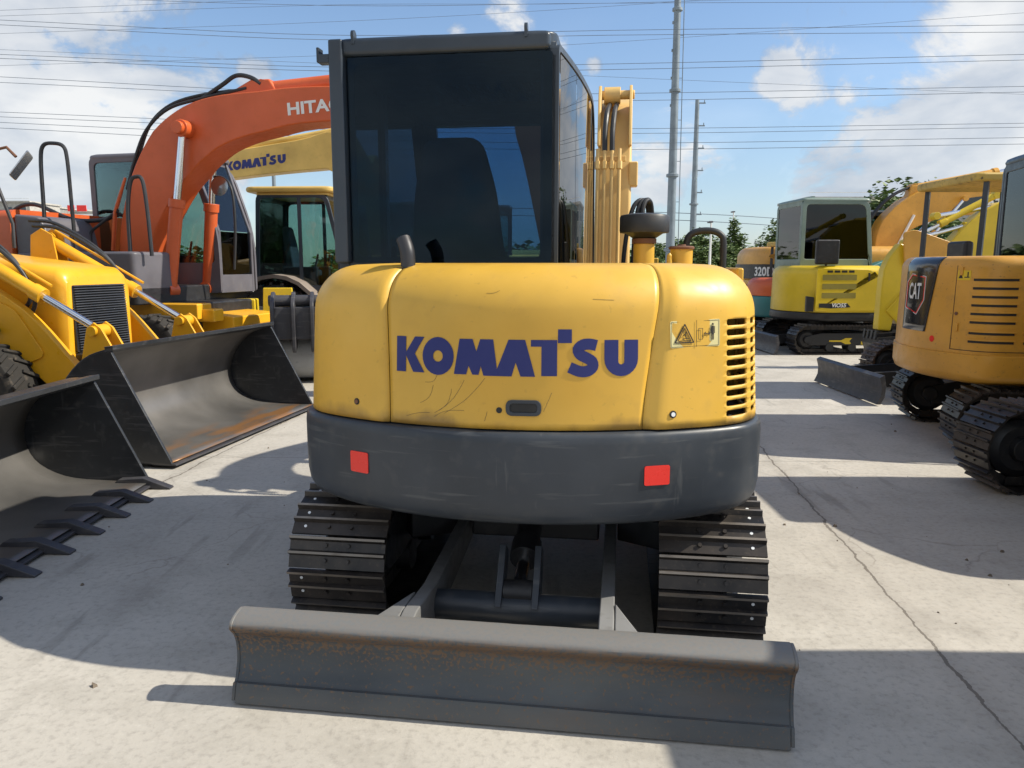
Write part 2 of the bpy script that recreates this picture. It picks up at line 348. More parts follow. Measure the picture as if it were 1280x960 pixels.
# ------------------------------------------------------------------ mesh building
class MB:
    def __init__(s): s.v = []; s.f = []
    def add(s, vs, fs):
        o = len(s.v); s.v += [tuple(p) for p in vs]; s.f += [tuple(i+o for i in f) for f in fs]; return s
    def box(s, c, d, rot=None):
        cx, cy, cz = c; x, y, z = d[0]/2, d[1]/2, d[2]/2
        P = [Vector((i, j, k)) for i in (-x, x) for j in (-y, y) for k in (-z, z)]
        if rot is not None:
            m = rot if isinstance(rot, Matrix) else Matrix.Rotation(rot, 3, 'Z'); P = [m @ p for p in P]
        P = [p+Vector(c) for p in P]
        return s.add(P, [(0, 1, 3, 2), (4, 6, 7, 5), (0, 4, 5, 1), (2, 3, 7, 6), (0, 2, 6, 4), (1, 5, 7, 3)])
    def prism(s, poly, a, b, axis='x', fn=None):
        # poly of 2D points; axis x: points are (y,z) and extruded from x=a to b; y: (x,z); z: (x,y)
        def P(p, t):
            if fn: return fn(p[0], p[1], t)
            return {'x': (t, p[0], p[1]), 'y': (p[0], t, p[1]), 'z': (p[0], p[1], t)}[axis]
        n = len(poly)
        vs = [P(p, a) for p in poly]+[P(p, b) for p in poly]
        fs = [tuple(range(n-1, -1, -1)), tuple(range(n, 2*n))]+[(i, (i+1) % n, n+(i+1) % n, n+i) for i in range(n)]
        return s.add(vs, fs)
    def loft(s, rings, cap=True, closed=True):
        n = len(rings[0]); vs = [p for r in rings for p in r]; fs = []
        for k in range(len(rings)-1):
            for i in range(n if closed else n-1):
                j = (i+1) % n
                fs.append((k*n+i, k*n+j, (k+1)*n+j, (k+1)*n+i))
        if cap: fs.append(tuple(range(n-1, -1, -1))); fs.append(tuple((len(rings)-1)*n+i for i in range(n)))
        return s.add(vs, fs)
    def tube(s, pts, r, n=10, cap=True):
        pts = [Vector(p) for p in pts]; rr = r if isinstance(r, (list, tuple)) else [r]*len(pts)
        rings = []; prev = None
        for i, p in enumerate(pts):
            t = ((pts[min(i+1, len(pts)-1)]-p).normalized()+(p-pts[max(i-1, 0)]).normalized())
            if t.length < 1e-6: t = Vector((0, 0, 1))
            t.normalize()
            if prev is None:
                a = Vector((0, 0, 1)) if abs(t.z) < .9 else Vector((1, 0, 0)); prev = (a-t*a.dot(t)).normalized()
            else:
                prev = (prev-t*prev.dot(t)).normalized()
            q = t.cross(prev)
            rings.append([p+(prev*math.cos(2*PI*k/n)+q*math.sin(2*PI*k/n))*rr[i] for k in range(n)])
        return s.loft(rings, cap)
    def cyl(s, a, b, r, r2=None, n=16): return s.tube([a, b], [r, r if r2 is None else r2], n)
    def lathe(s, c, prof, n=24, axis='z'):
        rings = []
        for r_, h in prof:
            ring = []
            for k in range(n):
                x, y = r_*math.cos(2*PI*k/n), r_*math.sin(2*PI*k/n)
                p = {'z': (x, y, h), 'x': (h, x, y), 'y': (y, h, x)}[axis]
                ring.append((c[0]+p[0], c[1]+p[1], c[2]+p[2]))
            rings.append(ring)
        return s.loft(rings)
    def build(s, name, mat, parent=None, bevel=0, smooth=35, segs=2, solid=0, mtx=None):
        me = bpy.data.meshes.new(name); me.from_pydata(s.v, [], s.f)
        bm = bmesh.new(); bm.from_mesh(me)
        bmesh.ops.recalc_face_normals(bm, faces=bm.faces); bm.to_mesh(me); bm.free()
        me.materials.append(M[mat] if isinstance(mat, str) else mat)
        for p in me.polygons: p.use_smooth = True
        me.set_sharp_from_angle(angle=R(smooth))
        o = bpy.data.objects.new(name, me); C.objects.link(o)
        if parent: o.parent = parent
        if mtx: o.matrix_local = mtx
        if solid:
            sm = o.modifiers.new('solid', 'SOLIDIFY'); sm.thickness = solid; sm.offset = -1
        if bevel:
            b = o.modifiers.new('bevel', 'BEVEL'); b.width = bevel; b.segments = segs; b.limit_method = 'ANGLE'; b.angle_limit = R(38); b.harden_normals = True
        return o
def thing(name, label, cat, loc=(0, 0, 0), rz=0, group=None):
    o = bpy.data.objects.new(name, None); C.objects.link(o); o.empty_display_size = .2
    o.location = loc; o.rotation_euler = (0, 0, rz); o['label'] = label; o['category'] = cat
    if group: o['group'] = group
    return o
def tag(o, label=None, cat=None, group=None, kind=None):
    if label: o['label'] = label
    if cat: o['category'] = cat
    if group: o['group'] = group
    if kind: o['kind'] = kind
    return o
def children(o): return [c for c in bpy.data.objects if c.parent == o]
def copy_tree(o, parent=None):
    c = o.copy(); C.objects.link(c)
    if parent: c.parent = parent
    for ch in children(o): copy_tree(ch, c)
    return c
def smooth_path(pts, k=6):
    P = [Vector(p) for p in pts]; P = [P[0]*2-P[1]]+P+[P[-1]*2-P[-2]]; out = []
    for i in range(1, len(P)-2):
        for j in range(k):
            t = j/k
            out.append(.5*((2*P[i])+(P[i+1]-P[i-1])*t+(2*P[i-1]-5*P[i]+4*P[i+1]-P[i+2])*t*t+(3*P[i]-P[i-1]-3*P[i+1]+P[i+2])*t**3))
    out.append(P[-2]); return out
def rquad(c, r, seg=4):
    # rounded polygon through corners c (2D, any order around) with radius r (one number or one per corner)
    out = []; n = len(c)
    for i in range(n):
        p = Vector(c[i]); a = (Vector(c[i-1])-p).normalized(); b = (Vector(c[(i+1) % n])-p).normalized()
        ri = r[i] if isinstance(r, (list, tuple)) else r
        for k in range(seg+1):
            t = k/seg
            q = (p+a*ri)*(1-t)**2+p*2*t*(1-t)+(p+b*ri)*t*t
            out.append((q.x, q.y))
    return out
def inset(c, d):
    n = len(c); cx = sum(p[0] for p in c)/n; cy = sum(p[1] for p in c)/n
    out = []
    area = sum(c[i][0]*c[(i+1) % n][1]-c[(i+1) % n][0]*c[i][1] for i in range(n)); sg = 1 if area > 0 else -1
    dd = d if isinstance(d, (list, tuple)) else [d]*n
    for i in range(n):
        p0, p1, p2 = Vector(c[i-1]), Vector(c[i]), Vector(c[(i+1) % n])
        e1 = (p1-p0).normalized(); e2 = (p2-p1).normalized()
        n1 = Vector((-e1.y, e1.x))*sg; n2 = Vector((-e2.y, e2.x))*sg
        d1 = dd[(i-1) % n]; d2 = dd[i]       # distance of the edges before and after the corner
        den = e1.x*e2.y-e1.y*e2.x
        q1 = p1+n1*d1; q2 = p1+n2*d2
        if abs(den) < 1e-5: out.append(tuple(q1)); continue
        t = ((q2-q1).x*e2.y-(q2-q1).y*e2.x)/den
        out.append(tuple(q1+e1*t))
    return out
def frame_ring(mb, outer, inner, fn, t0, t1):
    n = len(outer)
    rings = [[fn(*p, t0) for p in outer], [fn(*p, t1) for p in outer], [fn(*p, t1) for p in inner], [fn(*p, t0) for p in inner]]
    vs = [p for r in rings for p in r]; fs = []
    for k in range(4):
        for i in range(n):
            j = (i+1) % n; k2 = (k+1) % 4
            fs.append((k*n+i, k*n+j, k2*n+j, k2*n+i))
    mb.add(vs, fs)
def pane(poly, fn, t0, t1, name, mat, parent):
    return MB().prism(poly, t0, t1, fn=fn).build(name, mat, parent)

def text_mesh(txt, size=1.0, bold=0.0, shear=0.0, extrude=.0):
    cu = bpy.data.curves.new('t', 'FONT'); cu.body = txt; cu.size = size; cu.offset = bold; cu.shear = shear; cu.extrude = extrude
    cu.align_x = 'CENTER'; cu.align_y = 'CENTER'; cu.resolution_u = 3
    o = bpy.data.objects.new('t', cu); C.objects.link(o)
    dg = bpy.context.evaluated_depsgraph_get(); me = bpy.data.meshes.new_from_object(o.evaluated_get(dg))
    bpy.data.objects.remove(o); return me
def lettering(name, txt, size, mtx, mat, parent, bold=0.0, sx=1.0, shear=0.0):
    me = text_mesh(txt, size, bold, shear, .0015)
    me.transform(Matrix.Diagonal((sx, 1, 1, 1)))
    me.materials.clear(); me.materials.append(M[mat])
    o = bpy.data.objects.new(name, me); C.objects.link(o); o.parent = parent; o.matrix_local = mtx; return o
def face_mtx(pos, right, up):
    r = Vector(right).normalized(); u = Vector(up); u = (u-r*u.dot(r)).normalized(); n = r.cross(u)
    m = Matrix((r, u, n)).transposed().to_4x4(); m.translation = Vector(pos); return m

# the blue maker's logo, drawn letter by letter (unit: cap height)
def logo_polys():
    P = []
    P.append([(0, 0), (0, 1), (.31, 1), (.31, .56), (.60, 1), (.90, 1), (.60, .52), (.91, 0), (.55, 0), (.31, .46), (.31, 0)])
    n = 28
    for k in range(n):
        a0, a1 = 2*PI*k/n, 2*PI*(k+1)/n
        P.append([(1.33+.48*math.cos(a0), .48+.53*math.sin(a0)), (1.33+.48*math.cos(a1), .48+.53*math.sin(a1)), (1.33+.15*math.cos(a1), .48+.16*math.sin(a1)), (1.33+.15*math.cos(a0), .48+.16*math.sin(a0))])
    P.append([(1.82, 0), (1.98, .98), (2.36, .98), (2.47, .64), (2.58, .98), (2.95, .98), (3.06, .17), (3.38, .98), (3.84, .98), (4.12, -.02), (3.72, -.02), (3.58, .36), (3.47, -.02), (2.68, -.02), (2.60, .24), (2.54, 0), (2.36, 0), (2.25, .24), (2.18, 0)])
    P.append([(4.00, .80), (4.00, .98), (4.72, .98), (4.72, 0), (4.29, 0), (4.29, .80)])
    P.append([(4.74, .90), (4.74, 1.27), (5.12, 1.27), (5.12, .90)])
    sp = smooth_path([(5.80, .83, 0), (5.62, .87, 0), (5.42, .85, 0), (5.29, .73, 0), (5.35, .59, 0), (5.52, .50, 0), (5.68, .40, 0), (5.70, .25, 0), (5.56, .14, 0), (5.34, .13, 0), (5.06, .24, 0)], 3)
    for i in range(len(sp)-1):
        def nn(i):
            t = (sp[min(i+1, len(sp)-1)]-sp[max(i-1, 0)]).normalized(); return Vector((-t.y, t.x, 0))*.15
        a, b = sp[i], sp[i+1]; na, nb = nn(i), nn(i+1)
        P.append([tuple((a+na)[:2]), tuple((b+nb)[:2]), tuple((b-nb)[:2]), tuple((a-na)[:2])])
    up = [(6.02, .98), (6.40, .98), (6.40, .36)]
    outer = []; inner = []
    for k in range(13):
        a = PI+PI*k/12
        outer.append((6.495+.475*math.cos(a), .46+.47*math.sin(a))); inner.append((6.495+.085*math.cos(a), .40+.09*math.sin(a)))
    P.append([(6.02, .98), outer[0], inner[0], (6.41, .98)]); P.append([(6.58, .98), inner[-1], outer[-1], (6.97, .98)])
    for k in range(12): P.append([outer[k], outer[k+1], inner[k+1], inner[k]])
    return P
def logo_mesh(fn, grid=.12):
    bm = bmesh.new()
    for poly in logo_polys():
        vs = [bm.verts.new((p[0]-3.48, p[1]-.5, 0)) for p in poly]
        try: bm.faces.new(vs)
        except Exception: pass
    bmesh.ops.triangulate(bm, faces=bm.faces)
    if grid:
        x = -3.6
        while x < 3.6:
            bmesh.ops.bisect_plane(bm, geom=bm.verts[:]+bm.edges[:]+bm.faces[:], plane_co=(x, 0, 0), plane_no=(1, 0, 0)); x += grid
        for y in (-.33, -.17, 0, .17, .33):
            bmesh.ops.bisect_plane(bm, geom=bm.verts[:]+bm.edges[:]+bm.faces[:], plane_co=(0, y, 0), plane_no=(0, 1, 0))
    for v in bm.verts: v.co = Vector(fn(v.co.x, v.co.y))
    me = bpy.data.meshes.new('logo'); bm.to_mesh(me); bm.free(); me.materials.append(M['logo_blue']); return me

# ------------------------------------------------------------------ shared machine parts
def track_path(vr, vf, r, zc, n=14):
    # closed stadium path from rear wheel centre vr to front wheel centre vf; returns function of arc length
    L = vf-vr; per = 2*L+2*PI*r
    def at(s):
        s = s % per
        if s < L: return (vr+s, zc-r), (0, -1), (1, 0)
        s -= L
        if s < PI*r:
            a = s/r; return (vf+r*math.sin(a), zc-r*math.cos(a)), (math.sin(a), -math.cos(a)), (math.cos(a), math.sin(a))
        s -= PI*r
        if s < L: return (vf-s, zc+r), (0, 1), (-1, 0)
        s -= L; a = s/r
        return (vr-r*math.sin(a), zc+r*math.cos(a)), (-math.sin(a), math.cos(a)), (-math.cos(a), -math.sin(a))
    return at, per
def shoe_shape(mb, at, s0, pitch, u0, u1, plugs=None):
    (pv, pz), (nv, nz), (tv, tz) = at(s0)
    h = pitch/2
    prof = [(-h+.004, .0), (-h+.004, .034), (-h+.014, .034), (-h+.024, .014), (-.006, .014), (.0, .034), (.010, .034), (.018, .014), (h+.002, .012), (h+.002, 0)]
    fn = lambda a, b, t: (t, pv+tv*a+nv*b, pz+tz*a+nz*b)
    mb.prism(prof, u0, u1, fn=fn)
    def bolt(m, u, a, r, b0=.013, b1=.024, n=6):
        c0 = Vector((u, pv+tv*a+nv*b0, pz+tz*a+nz*b0)); c1 = Vector((u, pv+tv*a+nv*b1, pz+tz*a+nz*b1)); m.cyl(c0, c1, r, n=n)
    um = (u0+u1)/2
    for du in (-.05, .05):
        for a in (-.028, .036): bolt(mb, um+du, a, .009)
    if plugs is not None:
        for a in (-.028, .036): bolt(plugs[0], plugs[1], a, .0065, .013, .0155, 10)
def crawler(root, u0, u1, vr, vf, r, zc, mat='track', pitch=.135, shoes_as_parts=False, plug_u=None, frame_mat='black', marks=False):
    t = bpy.data.objects.new('crawler_track', None); C.objects.link(t); t.parent = root
    at, per = track_path(vr, vf, r, zc); n = round(per/pitch); pitch = per/n
    if shoes_as_parts:
        for k in range(n):
            m = MB(); pl = MB(); shoe_shape(m, at, k*pitch, pitch, u0, u1, (pl, plug_u))
            nf = len(m.f)
            if k % 4 != 1: m.add(pl.v, pl.f)
            o = m.build('track_shoe', mat, t); o.data.materials.append(M['plug']); o.data.materials.append(M['worn_edge'])
            for p in o.data.polygons:
                if p.index >= nf: p.material_index = 1
                elif p.index in (3, 7): p.material_index = 2
    else:
        m = MB()
        for k in range(n): shoe_shape(m, at, k*pitch, pitch, u0, u1)
        m.build('track_shoes', mat, t)
    um = (u0+u1)/2
    # chain links under the shoes
    at2, per2 = track_path(vr, vf, r-.045, zc)
    ch = MB(); k = 0
    for k in range(n):
        (pv, pz), (nv, nz), (tv, tz) = at2(k*per2/n)
        for du in (-.045, .045):
            ch.prism([(-.062, -.03), (.062, -.03), (.062, .035), (-.062, .035)], um+du-.012, um+du+.012, fn=lambda a, b, q: (q, pv+tv*a+nv*b, pz+tz*a+nz*b))
    ch.build('track_chain', mat, t)
    fr = MB()
    fr.prism([(vr+.02, zc-r*.42), (vf-.02, zc-r*.42), (vf-.02, zc+r*.30), (vf-.25, zc+r*.48), (vr+.25, zc+r*.48), (vr+.02, zc+r*.30)], um-.12, um+.12)
    fr.build('track_frame', frame_mat, t, bevel=.012)
    for v in (vr, vf):
        w = MB(); rw = r-.08
        w.lathe((um, v, zc), [(.05, -.10), (rw*.75, -.10), (rw, -.06), (rw, .06), (rw*.75, .10), (.05, .10)], 24, 'x')
        w.lathe((um, v, zc), [(.01, -.15), (rw*.38, -.15), (rw*.42, -.11), (rw*.42, .11), (rw*.38, .15), (.01, .15)], 16, 'x')
        w.build('track_wheel', frame_mat, t, bevel=.006)
    for i in range(4):
        rl = MB(); v = vr+(vf-vr)*(i+1)/5; rl.lathe((um, v, zc-r+.11), [(.01, -.13), (.075, -.13), (.085, -.02), (.085, .02), (.075, .13), (.01, .13)], 14, 'x'); rl.build('track_roller', frame_mat, t)
    return t
def wheel(root, c, r, w, name='wheel', rim='yellow2', n_lug=22):
    t = bpy.data.objects.new(name, None); C.objects.link(t); t.parent = root
    x, y, z = c; h = w/2
    ty = MB(); ty.lathe(c, [(r*.55, -h*.7), (r*.62, -h*.92), (r*.85, -h), (r*.95, -h*.86), (r*.965, 0), (r*.95, h*.86), (r*.85, h), (r*.62, h*.92), (r*.55, h*.7)], 36, 'x')
    for k in range(n_lug):
        for sd in (-1, 1):
            a = 2*PI*(k+(.5 if sd > 0 else 0))/n_lug
            m = Matrix.Rotation(a, 3, 'X') @ Matrix.Rotation(sd*.5, 3, 'Z')
            p = Matrix.Rotation(a, 3, 'X') @ Vector((sd*h*.5, 0, r*.975))
            ty.box((x+p.x, y+p.y, z+p.z), (h*.95, r*.085, r*.07), m)
    ty.build('tyre', 'rubber', t, bevel=.008, segs=1)
    MB().lathe(c, [(.02, -h*.3), (r*.2, -h*.3), (r*.25, -h*.45), (r*.5, -h*.4), (r*.57, -h*.72), (r*.57, h*.72), (r*.5, h*.4), (r*.25, h*.45), (r*.2, h*.3), (.02, h*.3)], 28, 'x').build('rim', rim, t)
    return t
def offset_poly(center, thick):
    up = []; dn = []
    P = [Vector((p[0], p[1])) for p in center]
    for i, p in enumerate(P):
        t = (P[min(i+1, len(P)-1)]-P[max(i-1, 0)]).normalized(); n = Vector((-t.y, t.x))*thick[i]/2
        up.append(tuple(p+n)); dn.append(tuple(p-n))
    return up+dn[::-1]
def ram(parent, a, b, r, split=.55, mat='yellow', rod='chrome', name='hydraulic_cylinder'):
    a = Vector(a); b = Vector(b); m = a.lerp(b, split); d = (b-a).normalized()
    o = MB().cyl(a, m, r, n=18).cyl(m-d*.09, m+d*.02, r*1.2, n=18)
    side = d.cross(Vector((1, 0, 0))).normalized() if abs(d.x) < .9 else Vector((0, 0, 1))
    o.cyl(a-Vector((r*1.1, 0, 0)), a+Vector((r*1.1, 0, 0)), r*1.15, n=16)
    ob = o.build(name, mat, parent, bevel=.004)
    MB().cyl(m, b, r*.55, n=14).build('rod', rod, ob)
    MB().cyl(b-Vector((r*1.1, 0, 0)), b+Vector((r*1.1, 0, 0)), r*.95, n=16).build('rod_eye', mat, ob, bevel=.004)
    return ob
def boom_part(root, name, center, thick, u, w, mat, k=5, bevel=.02):
    cs = smooth_path([(p[0], p[1], 0) for p in center], k); m = len(cs)
    ts = []
    for i in range(m):
        f = i/(m-1)*(len(thick)-1); j = min(int(f), len(thick)-2); g = f-j
        ts.append(thick[j]*(1-g)+thick[j+1]*g)
    poly = offset_poly([(p.x, p.y) for p in cs], ts)
    n = len(cs); mb = MB()
    # quads along the length so that the curved side plates shade cleanly
    vs = []
    for i in range(n):
        a = poly[i]; b = poly[2*n-1-i]
        vs += [(u-w/2, *a), (u+w/2, *a), (u+w/2, *b), (u-w/2, *b)]
    fs = [(0, 1, 2, 3), (4*n-1, 4*n-2, 4*n-3, 4*n-4)]
    for i in range(n-1):
        for q in range(4):
            r_ = (q+1) % 4; fs.append((4*i+q, 4*i+r_, 4*i+4+r_, 4*i+4+q))
    mb.add(vs, fs)
    return mb.build(name, mat, root, bevel=bevel, smooth=40)
def dig_bucket(root, u, v, z, w, r, ang, mat, name='bucket'):
    # a small excavator bucket: curled shell with side plates and teeth
    pr = []
    for k in range(11):
        a = R(-200+k*21)+ang; pr.append((v+r*math.cos(a), z+r*math.sin(a)))
    inn = [(v+(p[0]-v)*.93, z+(p[1]-z)*.93) for p in pr]
    poly = pr+inn[::-1]; mb = MB()
    n = len(pr)
    for i in range(n-1): mb.prism([pr[i], pr[i+1], inn[i+1], inn[i]], u-w/2, u+w/2)
    o = mb.build(name, mat, root)
    for s in (-1, 1): MB().prism(pr, u+s*w/2-.012, u+s*w/2+.012).build('side_plate', mat, o)
    t = Vector((pr[-1][0]-pr[-2][0], pr[-1][1]-pr[-2][1])).normalized()
    for k in range(4):
        uu = u-w/2+w*(k+.5)/4; e = pr[-1]
        MB().prism([(e[0]-t.x*.03-t.y*.02, e[1]-t.y*.03+t.x*.02), (e[0]+t.x*.11, e[1]+t.y*.11), (e[0]-t.x*.03+t.y*.02, e[1]-t.y*.03-t.x*.02)], uu-.03, uu+.03).build('bucket_tooth', 'black', o)
    return o

def cab(root, u0, u1, v0, v1, z0, z1, mat, gl='glass', lean=.25, rear_glass=None, sill=.55, pillar=.08, rad=.10, seat=True, front_r=.16, side_split=None, name='cab', back_lean=0.0, rear_sill=None, roof_mat=None, hatch=None):
    """a hollow operator's cab: frame panels with window openings, panes in the openings, roof, floor and seat"""
    cb = bpy.data.objects.new(name, None); C.objects.link(cb); cb.parent = root
    T = .045
    rg = rear_glass or gl
    h = z1-z0
    side = [(v0, z0), (v1, z0), (v1, z0+h*.45), (v1-lean, z1), (v0+back_lean, z1)]
    so = rquad(side, [.04, .05, front_r, front_r, rad])
    m = MB(); wp = []
    ins = inset(side, [sill, pillar, pillar, pillar, pillar])
    so_in = rquad(ins, [.04, .05, front_r*.8, front_r*.8, rad*.8])
    for u, s in ((u0, 1), (u1, -1)):
        frame_ring(m, so, so_in, lambda a, b, t: (u+t*s, a, b), 0, T)
        wp.append((u, s))
    # rear and front window walls
    rs = sill if rear_sill is None else rear_sill
    ro = [(u0+T, z0), (u1-T, z0), (u1-T, z1-.02), (u0+T, z1-.02)]; ri = inset(ro, [rs, pillar*.55, pillar, pillar*.55])
    roo = rquad(ro, .02); rii = rquad(ri, .035)
    fl = [(u0+T, z0), (u1-T, z0), (u1-T, z1-.02), (u0+T, z1-.02)]; fi = inset(fl, [sill*.5, pillar*.5, pillar, pillar*.5])
    def fr_fn(a, b, t):
        k = (b-z0)/h; kk = max(0, (k-.45)/.55)
        return (a, v1-.02-lean*kk-t, b)
    def rr_fn(a, b, t):
        k = (b-z0)/h
        return (a, v0+.002+back_lean*k+t, b)
    frame_ring(m, roo, rii, rr_fn, 0, T)
    # the windscreen frame is built as straight bars (two spans: below and above the bend)
    m.build('cab_frame', mat, cb, bevel=.008)
    fb = MB()
    zs = [z0, z0+h*.45, z1-.02]
    for (za, zb) in ((zs[0], zs[1]), (zs[1], zs[2])):
        for a0, a1 in ((u0+T, u0+T+.05), (u1-T-.05, u1-T)):
            vs = [fr_fn(a, b, t) for t in (0, .05) for (a, b) in ((a0, za), (a1, za), (a1, zb), (a0, zb))]
            fb.add(vs, [(0, 1, 2, 3), (7, 6, 5, 4), (0, 4, 5, 1), (1, 5, 6, 2), (2, 6, 7, 3), (3, 7, 4, 0)])
    fb.box(((u0+u1)/2, v1-.05, z0+sill*.3), (u1-u0-2*T, .05, sill*.6)); fb.box(((u0+u1)/2, v1-lean-.06, z1-.06), (u1-u0-2*T, .08, .07))
    fb.build('windscreen_frame', mat, cb, bevel=.006)
    # panes
    for u, s in wp:
        if side_split:
            for (a, b) in ((v0+pillar, side_split-.03), (side_split+.03, 99)):
                pl = clip_poly(so_in, a, b)
                pane(pl, lambda x, y, t: (u+t*s, x, y), .012, .018, 'side_window', gl, cb)
            MB().box((u+s*.022, side_split, (z0+sill+z1)/2), (.03, .06, h-sill-pillar)).build('door_pillar', mat, cb, bevel=.005)
        else:
            pane(so_in, lambda x, y, t: (u+t*s, x, y), .012, .018, 'side_window', gl, cb)
    if rear_glass != 'none': pane(rii, rr_fn, .010, .016, 'rear_window', rg, cb)
    lo = [(u0+T+.05, z0+sill*.6), (u1-T-.05, z0+sill*.6), (u1-T-.05, zs[1]), (u0+T+.05, zs[1])]
    hi = [(u0+T+.05, zs[1]+.01), (u1-T-.05, zs[1]+.01), (u1-T-.05, z1-.09), (u0+T+.05, z1-.09)]
    for pl in (lo, hi): pane(pl, fr_fn, .02, .026, 'windscreen', 'glass_front', cb)
    # roof
    rf = MB(); n = 6
    ring = lambda d, z: [(p[0], p[1], z) for p in rquad([(u0+d, v0+back_lean+d), (u1-d, v0+back_lean+d), (u1-d, v1-lean+.02-d), (u0+d, v1-lean+.02-d)], .08)]
    rf.loft([ring(.0, z1-.025), ring(-.006, z1-.005), ring(.006, z1+.025), ring(.05, z1+.045)])
    if hatch:
        rf = MB(); ua, ub, va, vb = hatch
        o_ = rquad([(u0, v0+back_lean), (u1, v0+back_lean), (u1, v1-lean+.02), (u0, v1-lean+.02)], .08)
        i_ = rquad([(ua, va), (ub, va), (ub, vb), (ua, vb)], .03)
        frame_ring(rf, o_, i_, lambda a, b, t: (a, b, t), z1-.025, z1+.03)
        rf.build('cab_roof', roof_mat or mat, cb, bevel=.012)
        hp = MB().prism(i_, z1+.004, z1+.010, 'z').build('roof_hatch', 'glass', cb)
        for k in range(10):
            u = ua+(ub-ua)*(k+.5)/10; MB().box((u, (va+vb)/2, z1-.004), (.012, vb-va, .014)).build('hatch_bar', 'interior', hp)
    else: rf.build('cab_roof', roof_mat or mat, cb, smooth=60)
    fl_ = MB(); fl_.box(((u0+u1)/2, (v0+v1)/2, z0+.02), (u1-u0-.1, v1-v0-.1, .04)); fl_.build('cab_floor', 'interior', cb)
    if seat:
        sc = (u0+u1)/2-.03; sv = v0+.42
        s_ = MB()
        s_.box((sc, sv+.22, z0+.42), (.46, .46, .12))
        s_.box((sc, sv+.2, z0+.2), (.34, .36, .32))
        s_.build('seat_cushion', 'seat', cb, bevel=.04, segs=3)
        b_ = MB(); rot = Matrix.Rotation(R(-12), 3, 'X')
        prof = rquad([(-.25, 0), (.25, 0), (.19, .55), (.13, .78), (-.13, .78), (-.19, .55)], .06)
        b_.prism(prof, 0, .12, fn=lambda a, b, t: (sc+a, sv-.02-b*.16+t, z0+.44+b))
        b_.build('seat_back', 'seat', cb, bevel=.03, segs=3)
        c_ = MB(); 
        for s in (-1, 1): c_.box((sc+s*.36, sv+.25, z0+.36), (.14, .6, .34)); c_.cyl((sc+s*.36, sv+.5, z0+.5), (sc+s*.36, sv+.56, z0+.75), .018)
        c_.build('control_console', 'interior', cb, bevel=.02)
    return cb
def clip_poly(poly, lo, hi):
    def clip(pl, f, inter):
        out = []
        for i in range(len(pl)):
            a, b = pl[i-1], pl[i]
            if f(a) != f(b): out.append(inter(a, b))
            if f(b): out.append(b)
        return out
    def X(v):
        def g(a, b):
            t = (v-a[0])/(b[0]-a[0]); return (v, a[1]+(b[1]-a[1])*t)
        return g
    pl = clip(poly, lambda p: p[0] >= lo, X(lo))
    return clip(pl, lambda p: p[0] <= hi, X(hi))

class Plan:
    """outline of a slewing tail: an arc about the swing centre, corner arcs, straight sides; s = arc length from the middle"""
    def __init__(s, Rt, hw, rc, back=0.0):
        s.R, s.hw, s.rc = Rt, hw, rc
        s.cu = hw-rc; s.cv = -math.sqrt((Rt-rc)**2-s.cu**2); s.a0 = math.atan2(s.cu, -s.cv); s.s0 = s.a0*Rt; s.s1 = s.s0+(PI/2-s.a0)*rc
    def at(s, t, d=0.0):
        sg = 1 if t >= 0 else -1; t = abs(t)
        if t < s.s0: a = t/s.R; r = s.R; c = (0, 0)
        elif t < s.s1: a = s.a0+(t-s.s0)/s.rc; r = s.rc; c = (s.cu, s.cv)
        else: return (sg*(s.hw-d), s.cv+(t-s.s1))
        return (sg*(c[0]+(r-d)*math.sin(a)), c[1]-(r-d)*math.cos(a))

def decal(parent, name, mat, pts, fn, t0=.002, t1=.0035): return MB().prism(pts, t0, t1, fn=fn).build(name, mat, parent)

# ================================================================== the setting
def quadsheet(x0, x1, y0, y1, z, n=1):
    return MB().add([(x0, y0, z), (x1, y0, z), (x1, y1, z), (x0, y1, z)], [(0, 1, 2, 3)])
gnd = quadsheet(-400, 400, -60, 900, 0).build('ground', 'concrete'); tag(gnd, kind='structure')

